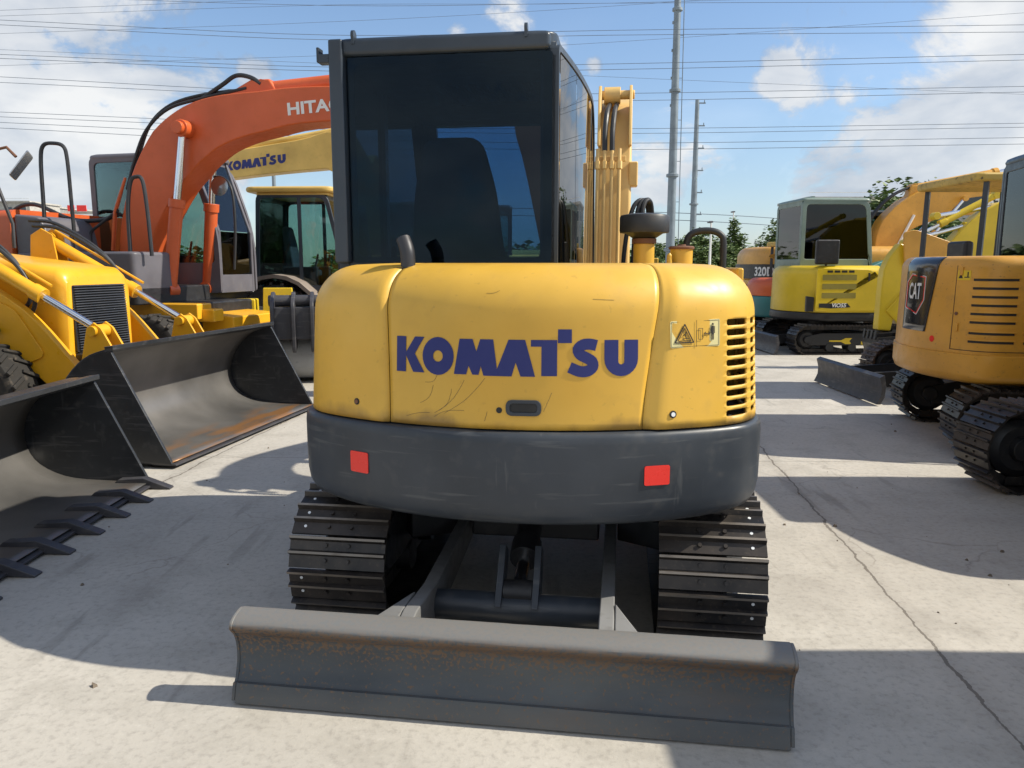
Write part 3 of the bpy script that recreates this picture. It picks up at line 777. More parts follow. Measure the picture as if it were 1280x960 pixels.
# ================================================================== the main excavator
def main_excavator():
    root = thing('excavator', 'large yellow mini excavator in the foreground centre, charcoal counterweight, dark tinted cab, blue lettering', 'excavator', (.207, 4.252, 0), -R(8.15))
    # undercarriage
    crawler(root, -.985, -.565, -.99, 1.15, .285, .305, shoes_as_parts=True, plug_u=-.93)
    crawler(root, .565, .985, -.99, 1.15, .285, .305, shoes_as_parts=True, plug_u=.93)
    xf = MB()
    xf.lathe((0, 0, 0), [(.02, .36), (.46, .36), (.46, .50), (.38, .50), (.38, .66), (.02, .66)], 32)
    xf.prism([(-.45, .25), (-.66, .22), (-.66, .42), (-.3, .50), (.3, .50), (.66, .42), (.66, .22), (.45, .25), (.2, .33), (-.2, .33)], -.34, .34, 'y')
    xf.box((0, -.50, .37), (.62, .36, .16)); xf.box((-.55, -.55, .33), (.25, .2, .14), .5); xf.box((.55, -.55, .33), (.25, .2, .14), -.5)
    xf.build('undercarriage_frame', 'black', root, bevel=.012)
    # dozer blade
    bl = bpy.data.objects.new('dozer_blade', None); C.objects.link(bl); bl.parent = root
    pf = smooth_path([(-1.79, .016, 0), (-1.772, .075, 0), (-1.758, .080, 0), (-1.735, .14, 0), (-1.732, .20, 0), (-1.745, .248, 0), (-1.768, .276, 0), (-1.778, .292, 0), (-1.775, .308, 0), (-1.757, .322, 0), (-1.725, .333, 0), (-1.685, .336, 0), (-1.665, .318, 0)], 4)
    front = [(p.x, p.y) for p in pf]; back = []
    for i, p in enumerate(pf):
        t = (pf[min(i+1, len(pf)-1)]-pf[max(i-1, 0)]).normalized(); back.append((p.x+t.y*.022, p.y-t.x*.022))
    back[0] = (back[0][0], .016)
    mb = MB(); n = len(front); N = 44; rnd = random.Random(3)
    rings = []
    for k in range(N+1):
        u = -.985+1.97*k/N; rings.append([(u, a+rnd.uniform(-.0012, .0012), b+(rnd.uniform(-.0035, .0015) if 18 < i < 26 else 0)) for i, (a, b) in enumerate(front)]+[(u, a, b) for (a, b) in back[::-1]])
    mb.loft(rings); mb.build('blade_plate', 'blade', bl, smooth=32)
    for s in (-1, 1):
        prof = [(a-.004, b) for a, b in front]+[(-1.67, .30), (-1.665, .06), (-1.70, .016)]
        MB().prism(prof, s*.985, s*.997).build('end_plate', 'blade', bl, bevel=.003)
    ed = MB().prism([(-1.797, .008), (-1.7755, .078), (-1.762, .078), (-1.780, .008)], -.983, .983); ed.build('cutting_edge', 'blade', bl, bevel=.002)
    ar = MB()
    for s in (-1, 1):
        arm = MB().prism([(-1.70, .10), (-1.70, .31), (-1.60, .325), (-1.30, .30), (-.40, .36), (-.40, .24), (-1.30, .13)], s*.365-.028, s*.365+.028)
        arm.prism([(s*.395, -1.71), (s*.50, -1.71), (s*.395, -1.42)], .10, .32, 'z')
        arm.build('blade_arm', 'blade_arm' if 'blade_arm' in M else 'cw', bl, bevel=.006)
    MB().cyl((-.345, -1.29, .21), (.345, -1.29, .21), .062, n=24).build('cross_tube', 'cw', bl)
    rm = ram(bl, (0, -.72, .47), (0, -1.27, .27), .055, .62, 'black')
    for s in (-1, 1): MB().prism([(-1.36, .24), (-1.20, .24), (-1.13, .40), (-1.20, .45), (-1.28, .34)], s*.075-.014, s*.075+.014).build('ram_bracket', 'cw', bl, bevel=.004)
    MB().box((0, -.66, .50), (.20, .16, .20)).build('ram_mount', 'black', bl, bevel=.01)
    # slewing deck
    dk = MB(); dk.prism(rquad([(-.92, -1.0), (.92, -1.0), (.92, .95), (-.92, .95)], .12), .68, .94, 'z'); dk.build('slewing_deck', 'black', root, bevel=.015)
    # counterweight
    P = Plan(1.52, .970, .31); L = P.s1+.62; ts = [-L+2*L*i/90 for i in range(91)]
    prof = [(.30, .640), (.20, .630), (.10, .626), (.055, .632), (.026, .650), (.010, .68), (.002, .73), (.0, .83), (.0, .95), (.002, .974), (.008, .987), (.018, .993), (.26, .996)]
    def sag(t):   # the lower edge climbs at the corners
        a = max(0, (abs(t)-.70)/.9); return .085*min(1, a)**1.3
    rings = []
    for d, z in prof:
        ring = []
        for t in ts:
            zz = z+sag(t)*max(0, (.93-z)/.29)*.55
            ring.append((*P.at(t, min(d, .31)), zz))
        ring += [(.80, -.32, z), (-.80, -.32, z)]
        rings.append(ring)
    cw = MB().loft(rings, cap=True).build('counterweight', 'cw', root, smooth=50)
    for s0 in (-.64, .55):
        w = .046 if s0 < 0 else .050; h = .042 if s0 < 0 else .037
        pts = rquad([(s0-w, .83-h), (s0+w, .83-h), (s0+w, .83+h), (s0-w, .83+h)], .008)
        decal(cw, 'red_reflector', 'red', pts, lambda a, b, t: (*P.at(a, -t), b), .001, .004)
    # engine hood
    H = Plan(1.487, .928, .32)
    zt = 1.605; rt = .185
    def zin(z):   # inward offset of the skin by height
        d = .022*(z-1.0)/.4
        if z > zt-rt:
            k = (z-(zt-rt))/rt; d += rt*(1-math.sqrt(max(0, 1-k*k)))
        return d
    def creL(z): return -.497-.030*((z-1.0)/.6)**1.5
    def creR(z): return .490+.095*((z-1.0)/.6)**1.4
    def sstep(x): x = max(0, min(1, x)); return x*x*(3-2*x)
    wL, wR = .030, .062
    def skin(s, z, extra=0):
        zc = zt-(z-zt)*0 if z > zt else z
        d = zin(min(z, zt))
        if z > zt: d += (z-zt)            # virtual rows beyond the rim run inwards over the top
        a = sstep((s-creR(zc))/wR)*.022+sstep((creL(zc)-s)/wL)*.014
        fade = 1 if z < zt-.02 else max(0, 1-(z-(zt-.02))/.06)
        d -= a*fade
        zz = min(z, zt)+(.006*(z-zt)/.1 if z > zt else 0)
        return (*H.at(s, min(d-extra, .318)), zz)
    zrows = [1.0+.40*i/16 for i in range(17)]+[1.42+.185*math.sin(PI/2*i/14) for i in range(1, 15)]+[zt+.03, zt+.06, zt+.09]
    zrows[16] = 1.40
    def grid(f0, f1, n, name, zr=zrows, hole=None, mat='hood', xs=None):
        vs = []; fs = []
        m = len(zr)
        for j, z in enumerate(zr):
            a, b = f0(z), f1(z)
            for i in range(n+1):
                q = xs[i] if xs else i/n
                vs.append(skin(a+(b-a)*q, z))
        for j in range(m-1):
            for i in range(n):
                if hole and hole(j, i): continue
                k = j*(n+1)+i; fs.append((k, k+1, k+n+2, k+n+1))
        ob = MB().add(vs, fs).build(name, mat, root, smooth=50, solid=.012); return ob
    end = H.s1+.62
    hood = grid(lambda z: creL(z)+.004, lambda z: creR(z)-.002, 56, 'engine_hood')
    grid(lambda z: -end, lambda z: creL(z), 44, 'hood_side_panel')
    # right side panel with its stack of cooling slots
    slots = [(1.030+.0385*k, 1.030+.0385*k+.0245) for k in range(10)]
    def mk_rows():
        zr = [1.0]
        for a, b in slots: zr += [a, a+.004, b-.004, b]
        zr += [1.41+.195*math.sin(PI/2*i/14)*.999 for i in range(0, 15)]; zr = [z for z in zr if z < zt-.0005]+[zt, zt+.03, zt+.06, zt+.09]
        return sorted(zr)
    zr = mk_rows()
    svals = [.0]; a0, b0 = .830, .955; a1, b1 = .985, 1.11
    def sx(z): return creR(z)
    S_ = [None]
    frac = [i/14 for i in range(15)]
    cols = [('f', f) for f in frac]+[('s', v) for v in (a0, a0+.004, (a0+b0)/2-.02, (a0+b0)/2+.02, b0-.004, b0, a1, a1+.004, (a1+b1)/2-.02, (a1+b1)/2+.02, b1-.004, b1)]+[('s', b1+(end-b1)*i/12) for i in range(1, 13)]
    vs = []; fs = []
    for z in zr:
        c0 = creR(z)
        for k, v in cols: vs.append(skin(c0+(a0-.02-c0)*v if k == 'f' else v, z))
    nc = len(cols)
    def inhole(zm, k0, k1):
        if cols[k0][0] != 's': return False
        sm0, sm1 = cols[k0][1], cols[k1][1]
        for (a, b) in ((a0, b0), (a1, b1)):
            if sm0 >= a-1e-6 and sm1 <= b+1e-6:
                corner_s = sm0 < a+.003 or sm1 > b-.003
                for (p, q) in slots:
                    if p < zm < q: return not (corner_s and (zm < p+.004 or zm > q-.004))
        return False
    for j in range(len(zr)-1):
        for i in range(nc-1):
            if inhole((zr[j]+zr[j+1])/2, i, i+1): continue
            k = j*nc+i; fs.append((k, k+1, k+nc+1, k+nc))
    sp = MB().add(vs, fs).build('hood_side_panel', 'hood', root, smooth=50, solid=.014)
    # deck over the engine bay, inner radiator pack seen through the slots
    top = [H.at(t, .27) for t in [-end+2*end*i/60 for i in range(61)]]
    MB().prism(top, 1.575, 1.602, 'z').build('hood_top', 'yellow', root)
    MB().box((.42, -.86, 1.22), (.66, .30, .44)).box((-.3, -.9, 1.2), (.7, .4, .4)).build('radiator_pack', 'black', root)
    MB().cyl((.70, -1.06, 1.02), (.84, -.98, 1.16), .012).cyl((.76, -1.04, 1.0), (.76, -1.0, 1.3), .02).build('stay_rod', 'yellow', root)
    MB().box((0, -.35, .97), (1.84, 1.2, .05)).build('engine_bay_floor', 'black', root)
    MB().box((.915, -.2, 1.29), (.03, .95, .60)).build('side_door', 'yellow', root, bevel=.01)
    tk = MB(); tk.prism(rquad([(.36, .02), (.925, .02), (.925, .88), (.36, .88)], .10), .93, 1.42, 'z'); tk.build('fuel_tank_cover', 'yellow', root, bevel=.04, segs=3)
    # lettering on the hood, following its curve
    sc = .1342
    me = logo_mesh(lambda x, y: (*[q for q in skin(.002+x*sc, 1.268+y*sc, .0022)[:2]], 1.268+y*sc))
    o = bpy.data.objects.new('lettering', me); C.objects.link(o); o.parent = hood
    sfn = lambda a, b, t: skin(a, b, t)
    # warning label: cream plate, triangle with figure, gap symbol, arrow and man
    lab = decal(sp, 'warning_label', 'cream', rquad([(.588, 1.300), (.796, 1.303), (.796, 1.404), (.588, 1.398)], .007), sfn, .0012, .0026)
    ink = MB()
    def stroke(pts, w, closed=False):
        q = pts+[pts[0]] if closed else pts
        for i in range(len(q)-1):
            a, b = Vector(q[i]), Vector(q[i+1]); d = (b-a).normalized(); n_ = Vector((-d.y, d.x))*w/2; e = d*w*.3
            ink.prism([tuple(a-e+n_), tuple(b+e+n_), tuple(b+e-n_), tuple(a-e-n_)], .0030, .0038, fn=sfn)
    stroke([(.606, 1.319), (.682, 1.320), (.645, 1.386)], .0042, True); stroke([(.617, 1.325), (.671, 1.326), (.645, 1.372)], .0022, True)
    stroke([(.635, 1.332), (.652, 1.335), (.647, 1.350), (.638, 1.345)], .0022); stroke([(.652, 1.335), (.662, 1.333)], .0022); stroke([(.647, 1.350), (.652, 1.357)], .003)
    stroke([(.694, 1.303), (.694, 1.400)], .0012); stroke([(.592, 1.304), (.792, 1.307), (.792, 1.400), (.592, 1.394)], .0009, True)
    stroke([(.703, 1.330), (.720, 1.330), (.720, 1.370), (.703, 1.370)], .0016, True)
    stroke([(.729, 1.350), (.749, 1.351)], .0028); stroke([(.733, 1.356), (.727, 1.350), (.733, 1.344)], .0024); stroke([(.745, 1.357), (.751, 1.351), (.745, 1.345)], .0024)
    stroke([(.764, 1.376), (.764, 1.350)], .010); stroke([(.7615, 1.352), (.7615, 1.328)], .0036); stroke([(.7670, 1.352), (.7670, 1.328)], .0036)
    stroke([(.7565, 1.376), (.7565, 1.352)], .0024); stroke([(.7720, 1.376), (.7720, 1.352)], .0024)
    ink.prism([(.764+.0042*math.cos(a), 1.385+.0042*math.sin(a)) for a in [k*PI/4 for k in range(8)]], .0030, .0038, fn=sfn)
    ink.build('label_pictograms', 'ink', lab)
    # hood latch, keyhole, bolts
    lt = MB(); o_ = rquad([(-.020, 1.053), (.112, 1.053), (.112, 1.112), (-.020, 1.112)], .026, 6); i_ = rquad([(-.004, 1.066), (.096, 1.066), (.096, 1.099), (-.004, 1.099)], .014, 6)
    frame_ring(lt, o_, i_, sfn, .0, .008); h_ = lt.build('hood_latch', 'cw', hood, bevel=.002)
    MB().prism(i_, .0012, .003, fn=sfn).build('latch_recess', 'ink', h_)
    kh = MB().prism([(-.045+.011*math.cos(a), 1.072+.011*math.sin(a)) for a in [k*PI/8 for k in range(16)]], .001, .003, fn=sfn).build('keyhole', 'ink', hood)
    for p, s_, z_ in ((sp, .600, 1.055),):
        MB().prism([(s_+.014*math.cos(a), z_+.014*math.sin(a)) for a in [k*PI/8 for k in range(16)]], .001, .003, fn=sfn).build('bolt_recess', 'ink', p)
        MB().prism([(s_+.008*math.cos(a), z_+.008*math.sin(a)) for a in [k*PI/8 for k in range(16)]], .003, .006, fn=sfn).build('bolt', 'plug', p)
    lp = [c for c in children(root) if c.name.startswith('hood_side_panel')][0]
    MB().prism([(-.652+.013*math.cos(a), 1.068+.013*math.sin(a)) for a in [k*PI/8 for k in range(16)]], .001, .003, fn=sfn).build('bolt_recess', 'ink', lp)
    MB().prism([(-.652+.008*math.cos(a), 1.068+.008*math.sin(a)) for a in [k*PI/8 for k in range(16)]], .003, .006, fn=sfn).build('bolt', 'rust', lp)
    # thin scratches on the hood skin
    rn = random.Random(5); sc_ = MB()
    for (a, b, dx, dz, bow) in ((-.36, 1.085, .055, .07, .01), (-.30, 1.05, .12, .13, .012), (-.28, 1.06, .05, .085, .01), (-.26, 1.05, .16, .14, .01), (-.42, 1.03, .10, .02, -.004), (-.34, 1.165, .05, .03, .01), (-.10, 1.03, .01, .035, 0), (.12, 1.07, .03, .07, 0), (-.30, 1.035, .12, .03, -.01), (.26, 1.24, .012, .03, 0), (.30, 1.48, .08, -.004, 0), (-.10, 1.50, .05, .01, .004)):
        pts = []
        for k in range(8):
            t = k/7; pts.append((a+dx*t+bow*math.sin(PI*t)+rn.uniform(-.001, .001), b+dz*t-bow*math.sin(PI*t)))
        for i in range(7):
            p, q = Vector(pts[i]), Vector(pts[i+1]); d = (q-p).normalized(); n_ = Vector((-d.y, d.x))*.00045
            sc_.prism([tuple(p+n_), tuple(q+n_), tuple(q-n_), tuple(p-n_)], .0006, .001, fn=sfn)
    sc_.build('scratches', 'exhaust', hood)
    # exhaust stack
    ex = bpy.data.objects.new('exhaust_pipe', None)
    pts = smooth_path([(-.452, -1.228, 1.50), (-.452, -1.228, 1.62), (-.458, -1.222, 1.665), (-.476, -1.205, 1.705)], 4)
    pm = MB(); pm.tube(pts, .029, 20, cap=False); pm.tube([p for p in pts], .025, 20, cap=False)
    pm.build('exhaust_pipe', 'exhaust', root)
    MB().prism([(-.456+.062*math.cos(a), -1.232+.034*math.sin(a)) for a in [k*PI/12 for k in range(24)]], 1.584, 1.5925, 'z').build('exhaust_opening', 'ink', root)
    # pre-cleaner, filler neck, handrail
    pc = MB().lathe((.49, -.60, 0), [(.01, 1.60), (.048, 1.60), (.048, 1.70), (.01, 1.70)], 24).build('air_intake_tube', 'yellow', root, bevel=.003)
    MB().lathe((.49, -.60, 0), [(.01, 1.700), (.056, 1.700), (.056, 1.722), (.01, 1.722)], 24).build('clamp', 'rust', pc)
    MB().lathe((.49, -.60, 0), [(.01, 1.722), (.05, 1.722), (.085, 1.745), (.110, 1.748), (.113, 1.757), (.113, 1.818), (.107, 1.827), (.07, 1.834), (.01, 1.836)], 36).build('pre_cleaner', 'hose', pc)
    fl = MB().lathe((.655, -.665, 0), [(.01, 1.59), (.050, 1.60), (.050, 1.672), (.01, 1.672)], 24).build('filler_neck', 'yellow', root)
    MB().lathe((.655, -.665, 0), [(.01, 1.672), (.056, 1.672), (.058, 1.680), (.052, 1.686), (.02, 1.688), (.018, 1.694), (.01, 1.694)], 24).build('filler_cap', 'rust', fl)
    MB().tube([(.60, -.72, 1.585), (.60, -.72, 1.645)], [.013, .011], 12).tube([(.60, -.72, 1.645), (.60, -.72, 1.655)], [.011, .004], 12).build('hood_stop', 'yellow', root)
    hr = smooth_path([(.70, -.36, 1.55), (.70, -.36, 1.70), (.715, -.36, 1.745), (.76, -.36, 1.765), (.82, -.36, 1.765), (.862, -.36, 1.745), (.875, -.36, 1.70), (.875, -.36, 1.50)], 5)
    MB().tube(hr, .016, 12).build('handrail', 'hose', root)
    # cab
    cb = cab(root, -.835, .112, -.965, .80, .96, 2.515, 'cab_dark', gl='glass_side', lean=.30, rear_glass='none', sill=.52, pillar=.035, rad=.07, front_r=.22, side_split=-.35, rear_sill=.665, hatch=(-.56, .0, -.52, .16))
    # outer door skin: curved in plan, flush glass
    dk_ = [(-.965, .98), (.46, .98), (.50, 1.66), (.26, 2.49), (-.965, 2.49)]
    fl_ = lambda x, y, t: (.114+.150*(x+.965)-.056*(x+.965)**2+t, x, y)
    def dense(pl, k=8): return [tuple(Vector(pl[i]).lerp(Vector(pl[(i+1) % len(pl)]), j/k)) for i in range(len(pl)) for j in range(k)]
    so0 = rquad(dk_, [.02, .03, .2, .22, .03]); si0 = rquad(inset(dk_, [.55, .03, .03, .025, .012]), [.02, .03, .18, .2, .03])
    m = MB(); frame_ring(m, dense(so0), dense(si0), fl_, -.03, .008); m.build('door_frame', 'cab_dark', cb)
    for a, b in ((-.96, -.56), (-.552, .6)):
        n = 9 if a < -.9 else 22; m = MB(); hi = min(b, .47)
        vs = []; fs = []
        for i in range(n+1):
            x = a+(hi-a)*i/n; ys = []
            for k in range(len(si0)):
                p, q = si0[k], si0[(k+1) % len(si0)]
                if (p[0]-x)*(q[0]-x) <= 0 and abs(p[0]-q[0]) > 1e-9: ys.append(p[1]+(q[1]-p[1])*(x-p[0])/(q[0]-p[0]))
            if len(ys) < 2: continue
            vs += [fl_(x, min(ys), .003), fl_(x, max(ys), .003)]
        k = len(vs)//2; fs = [(2*i, 2*i+2, 2*i+3, 2*i+1) for i in range(k-1)]
        m.add(vs, fs).build('door_glass', 'glass_side', cb, smooth=80)
    MB().box((-.808, -.985, 2.07), (.062, .06, .92)).build('corner_post', 'cab_dark', cb, bevel=.01)
    MB().box((-.862, -.985, 2.455), (.05, .05, .035)).box((-.885, -.985, 2.47), (.012, .05, .06)).build('lamp_bracket', 'cab_dark', cb, bevel=.003)
    MB().box((-.36, -.972, 2.50), (.90, .05, .07)).build('roof_gutter', 'cab_dark', cb, bevel=.02, segs=3)
    for u in (-.735, -.01):
        e = MB(); e.lathe((u, -.985, 2.545), [(.010, -.006), (.022, -.006), (.022, .006), (.010, .006)], 16, 'x'); e.box((u, -.985, 2.525), (.012, .035, .03)); e.build('lifting_eye', 'cab_dark', cb)
    gp = rquad([(-.772, 1.612), (.098, 1.612), (.098, 2.462), (-.772, 2.462)], .02)
    gk = MB(); frame_ring(gk, gp, rquad([(-.745, 1.635), (.060, 1.635), (.060, 2.435), (-.745, 2.435)], .03), lambda a, b, t: (a, -.965+t, b), -.006, .003)
    gk.build('window_surround', 'ink', cb)
    MB().prism(gp, -.012, -.0065, fn=lambda a, b, t: (a, -.965+t, b)).build('rear_window', 'glass_rear', cb)
    # dark sun blind lines and head lining inside
    sb = MB()
    frame_ring(sb, rquad([(-.79, -.90), (.07, -.90), (.07, .46), (-.79, .46)], .05), rquad([(-.57, -.53), (.01, -.53), (.01, .17), (-.57, .17)], .03), lambda a, b, t: (a, b, t), 2.440, 2.485); sb.build('roof_lining', 'interior', cb)
    # boom swing post and boom, pipes and hoses
    MB().prism([(.66, .66), (1.12, .70), (1.16, 1.10), (.95, 1.22), (.70, 1.12)], .14, .44).build('swing_post', 'yellow', root, bevel=.02)
    bm_ = boom_part(root, 'boom', [(.98, .98), (1.08, 1.55), (1.24, 2.2), (1.46, 2.55), (1.95, 2.62), (2.9, 2.25)], [.22, .27, .33, .36, .30, .22], .325, .225, 'boom_yellow', k=5)
    # rear face of the boom carries four steel pipes ending in hoses
    def bp(u, o): return [(u, 1.0-o, 1.35), (u, 1.03-o, 1.6), (u, 1.09-o, 2.1), (u, 1.13-o, 2.35)]
    for i, u in enumerate((.218, .262, .310, .358)):
        p_ = MB().tube(smooth_path(bp(u, .16), 4), .0125, 10).build('hydraulic_pipe', 'boom_yellow', bm_)
        z = 1.52
        MB().cyl((u, .855, z-.03), (u, .86, z+.03), .020, n=6).build('pipe_fitting', 'boom_yellow', p_); MB().cyl((u, .945, 2.22), (u, .955, 2.27), .019, n=6).build('pipe_fitting', 'boom_yellow', p_)
        h = MB().tube(smooth_path([(u, .972, 2.34), (u, .985, 2.46), (u+.01, 1.06, 2.60), (u+.02, 1.22, 2.67), (u+.02, 1.4, 2.72)], 5), .017, 10)
        if i in (1, 2): h.build('hose', 'hose', p_)
        hb = MB().tube(smooth_path([(u, .84, 1.36), (u+.01, .80, 1.45), (u+.02, .74, 1.30), (u, .66, 1.15)], 4), .015, 8).build('hose', 'hose', p_)
        MB().cyl((u, .84, 1.36), (u, .85, 1.47), .018, n=8).build('hose_end', 'hose_cuff', p_)
    MB().box((.30, 1.0, 2.29), (.20, .03, .035)).box((.30, .90, 1.56), (.20, .03, .03)).build('pipe_clamp', 'boom_yellow', bm_, bevel=.004)
    br = MB(); br.prism([(1.02, 2.38), (1.12, 2.72), (1.22, 2.80), (1.34, 2.70), (1.30, 2.40)], .210, .230).prism([(1.02, 2.38), (1.12, 2.72), (1.22, 2.80), (1.34, 2.70), (1.30, 2.40)], .415, .435)
    br.cyl((.22, 1.24, 2.74), (.45, 1.24, 2.74), .03); br.build('ram_lug', 'boom_yellow', bm_, bevel=.005)
    ram(root, (.30, 1.26, 2.74), (.30, 2.95, 2.45), .05, .6, 'boom_yellow', name='arm_cylinder')
    ram(root, (.30, 1.32, .92), (.30, 1.86, 2.28), .055, .55, 'boom_yellow', name='boom_cylinder')
    MB().box((.421, 1.26, 2.36), (.004, .12, .16)).build('side_decal', 'logo_blue', bm_)
    # working lamp box beside the boom
    MB().box((.45, 1.10, 2.20), (.06, .10, .16)).build('work_lamp', 'boom_yellow', bm_, bevel=.01)
    boom_part(root, 'arm', [(2.75, 2.55), (2.95, 2.25), (3.25, 1.2), (3.3, .8)], [.2, .3, .22, .16], .30, .14, 'boom_yellow')
    dig_bucket(root, .30, 3.22, .42, .55, .30, 0, 'black')
    # looping hoses between pre-cleaner and boom
    for (du, w) in ((0, .012), (.05, .012), (.09, .014)):
        MB().tube(smooth_path([(.40+du, .10, 1.42), (.40+du, .05, 1.66), (.44+du*.6, .06, 1.90), (.50+du*.3, .10, 1.95), (.53+du*.2, .16, 1.86), (.53+du*.2, .3, 1.5)], 6), w, 10).build('boom_hose', 'hose', root)
    MB().tube([(.40, .10, 1.42), (.40, .07, 1.55)], .016, 10).build('hose_fitting', 'hose_cuff', root)
    MB().box((.56, .05, 1.52), (.05, .05, .24)).box((.50, .10, 1.50), (.03, .03, .20)).build('hose_stand', 'yellow', root, bevel=.006)
    return root
M['glass_side'] = glass('reflective_side_glass', (.06, .07, .08), .015, 1.0)
M['boom_yellow'] = paint('boom_yellow_paint', (.72, .47, .16), .42, .25, (.45, .28, .10), fade=.12)
M['blade_arm'] = paint('dusty_arm_steel', (.16, .16, .16), .6, .5, (.07, .06, .05), fade=.3)
main_excavator()
# ================================================================== the other machines
def local_of(root, p):
    bpy.context.view_layer.update(); return root.matrix_world.inverted() @ Vector(p)
def tail_body(root, P, vfront, z0, z1, mat, name, rt=.18, rb=.05, n=50, taper=.015, sm=50):
    L = P.s1+(vfront-P.cv); ts = [-L+2*L*i/n for i in range(n+1)]
    prof = [(rb, z0), (rb*.3, z0+rb*.3), (0, z0+rb)]
    for k in range(1, 9):
        a = PI/2*k/8; prof.append((taper+rt*(1-math.cos(a)), z1-rt+rt*math.sin(a)))
    prof.insert(3, (taper, z1-rt))
    rings = [[(*P.at(t, min(d, P.rc*.97)), z) for t in ts] for d, z in prof]
    return MB().loft(rings).build(name, mat, root, smooth=sm)
def digger(name, label, loc, rz, hw=.95, Rt=1.5, rc=.32, zb=.62, zc=.95, zt=1.6, mat='yellow', cwmat='cw', cabmat='cab_dark', cabgl='glass', cabz=2.55, cabv=(-.55, .95), cabu=None, tr=(.42, -1.0, 1.1, .28), trmat='track', boom=None, bthick=None, bw=.2, bu=None, arm=None, athick=None, blade=None, group=None, hoodfront=-.25, canopy=False, rt=.18, bmat=None, wheels=False, cat='excavator', lean=.25, rgl=None, bladew=None, sill=.5, zcab=None, pitch=.135, dbucket=None, arm_u=None, base='black', sidemat=None, rams=True, frr=.16, sidetop=None):
    root = thing(name, label, cat, loc, rz, group)
    bmat = bmat or mat
    tw, vr, vf, r = tr
    if wheels:
        for s in (-1, 1):
            for v in (-1.35, 1.35): wheel(root, (s*(hw-.15), v, .50), .50, .34, 'wheel', 'black')
        MB().box((0, 0, .85), (1.3, 3.4, .56)).cyl((0, 0, .9), (0, 0, 1.16), .62, n=28).box((0, 1.35, .5), (1.7, .2, .2)).box((0, -1.35, .5), (1.7, .2, .2)).build('chassis', base, root, bevel=.03)
        MB().box((hw*.62, .95, 1.03), (.30, 1.9, .20)).build('chassis_skirt', 'yellow2', root, bevel=.02)
        MB().prism([(1.3, .72), (2.0, .72), (2.15, .82), (2.15, .95), (1.3, 1.02)], -.55, .55).build('step_box', 'yellow2', root, bevel=.02)
    else:
        for s in (-1, 1):
            a, b = sorted((s*hw*1.03, s*(hw*1.03-tw))); crawler(root, a, b, vr, vf, r, r+.02, trmat, pitch)
        MB().box((0, (vr+vf)/2, r*1.3), (2*hw-.5, .7, r*.7)).lathe((0, 0, 0), [(.02, r*1.3), (hw*.5, r*1.3), (hw*.5, zb+.03), (.02, zb+.03)], 24).build('undercarriage_frame', base, root, bevel=.02)
    P = Plan(Rt, hw, rc); Pc = Plan(Rt+.02, hw+.015, rc)
    MB().prism(rquad([(-hw+.02, P.cv+.1), (hw-.02, P.cv+.1), (hw-.02, abs(P.cv)*.85), (-hw+.02, abs(P.cv)*.85)], .1), zb+.02, zb+.24, 'z').build('slewing_deck', base, root, bevel=.02)
    if zc > zb: tail_body(root, Pc, hoodfront-.02, zb, zc, cwmat, 'counterweight', .03, .05)
    hood = tail_body(root, P, hoodfront, max(zc, zb)+.004, zt, mat, 'engine_hood', rt, .01)
    u_in = .12*hw
    fb = MB().prism(rquad([(u_in+.25*hw, hoodfront+.02), (hw-.01, hoodfront+.02), (hw-.01, abs(P.cv)*.85), (u_in+.25*hw, abs(P.cv)*.85)], .08), zb+.1, sidetop or zt-.25, 'z').build('side_box', sidemat or mat, root, bevel=.04)
    zcab = zb+.22 if zcab is None else zcab
    cu = cabu or (-hw+.03, u_in)
    if canopy:
        for (u, v) in ((cu[0]+.06, cabv[0]), (cu[1]-.06, cabv[0]), (cu[0]+.06, cabv[1]-.25), (cu[1]-.06, cabv[1]-.25)):
            MB().tube([(u, v, zcab), (u, v+.03, cabz-.1)], .038, 4).build('canopy_post', 'cab_dark', root)
        MB().prism(rquad([(cu[0], cabv[0]-.12), (cu[1], cabv[0]-.12), (cu[1], cabv[1]), (cu[0], cabv[1])], .1), cabz-.1, cabz, 'z').build('canopy_roof', 'canopy', root, bevel=.03)
        MB().box(((cu[0]+cu[1])/2, cabv[0]+.4, zcab+.45), (.45, .45, .14)).box(((cu[0]+cu[1])/2, cabv[0]+.15, zcab+.8), (.42, .12, .6)).build('operator_seat', 'black', root, bevel=.04)
    else:
        cab(root, cu[0], cu[1], cabv[0], cabv[1], zcab, cabz, cabmat, gl=cabgl, lean=lean, rear_glass=rgl, sill=sill, side_split=None, front_r=frr)
    if boom:
        bu = .22*hw if bu is None else bu
        MB().prism([(boom[0][0]-.25, zb+.1), (boom[0][0]+.3, zb+.1), (boom[0][0]+.22, boom[0][1]+.12), (boom[0][0]-.2, boom[0][1]+.12)], bu-bw*.75, bu+bw*.75).build('boom_foot', bmat, root, bevel=.02)
        bo = boom_part(root, 'boom', boom, bthick, bu, bw, bmat)
        i = len(boom)//2; a = boom[0]; m = boom[i]
        for s in (((-1, 1) if bw > .3 else (0,)) if rams else ()):
            ram(root, (bu+s*bw*.85, a[0]+.35, zb+.25), (bu+s*bw*.85, m[0]-.05, m[1]-.02), .045+bw*.05, .55, bmat, name='boom_cylinder')
        if arm:
            au = bu if arm_u is None else arm_u
            boom_part(root, 'arm', arm, athick, au, bw*.8, bmat)
            k = boom[-2]; ram(root, (bu, m[0]+.1, m[1]+bthick[len(bthick)//2]*.62), (bu, arm[0][0], arm[0][1]+.05), .04+bw*.05, .6, bmat, name='arm_cylinder')
            if dbucket: dig_bucket(root, au, dbucket[0], dbucket[1], dbucket[2], dbucket[3], dbucket[4] if len(dbucket) > 4 else 0, 'black')
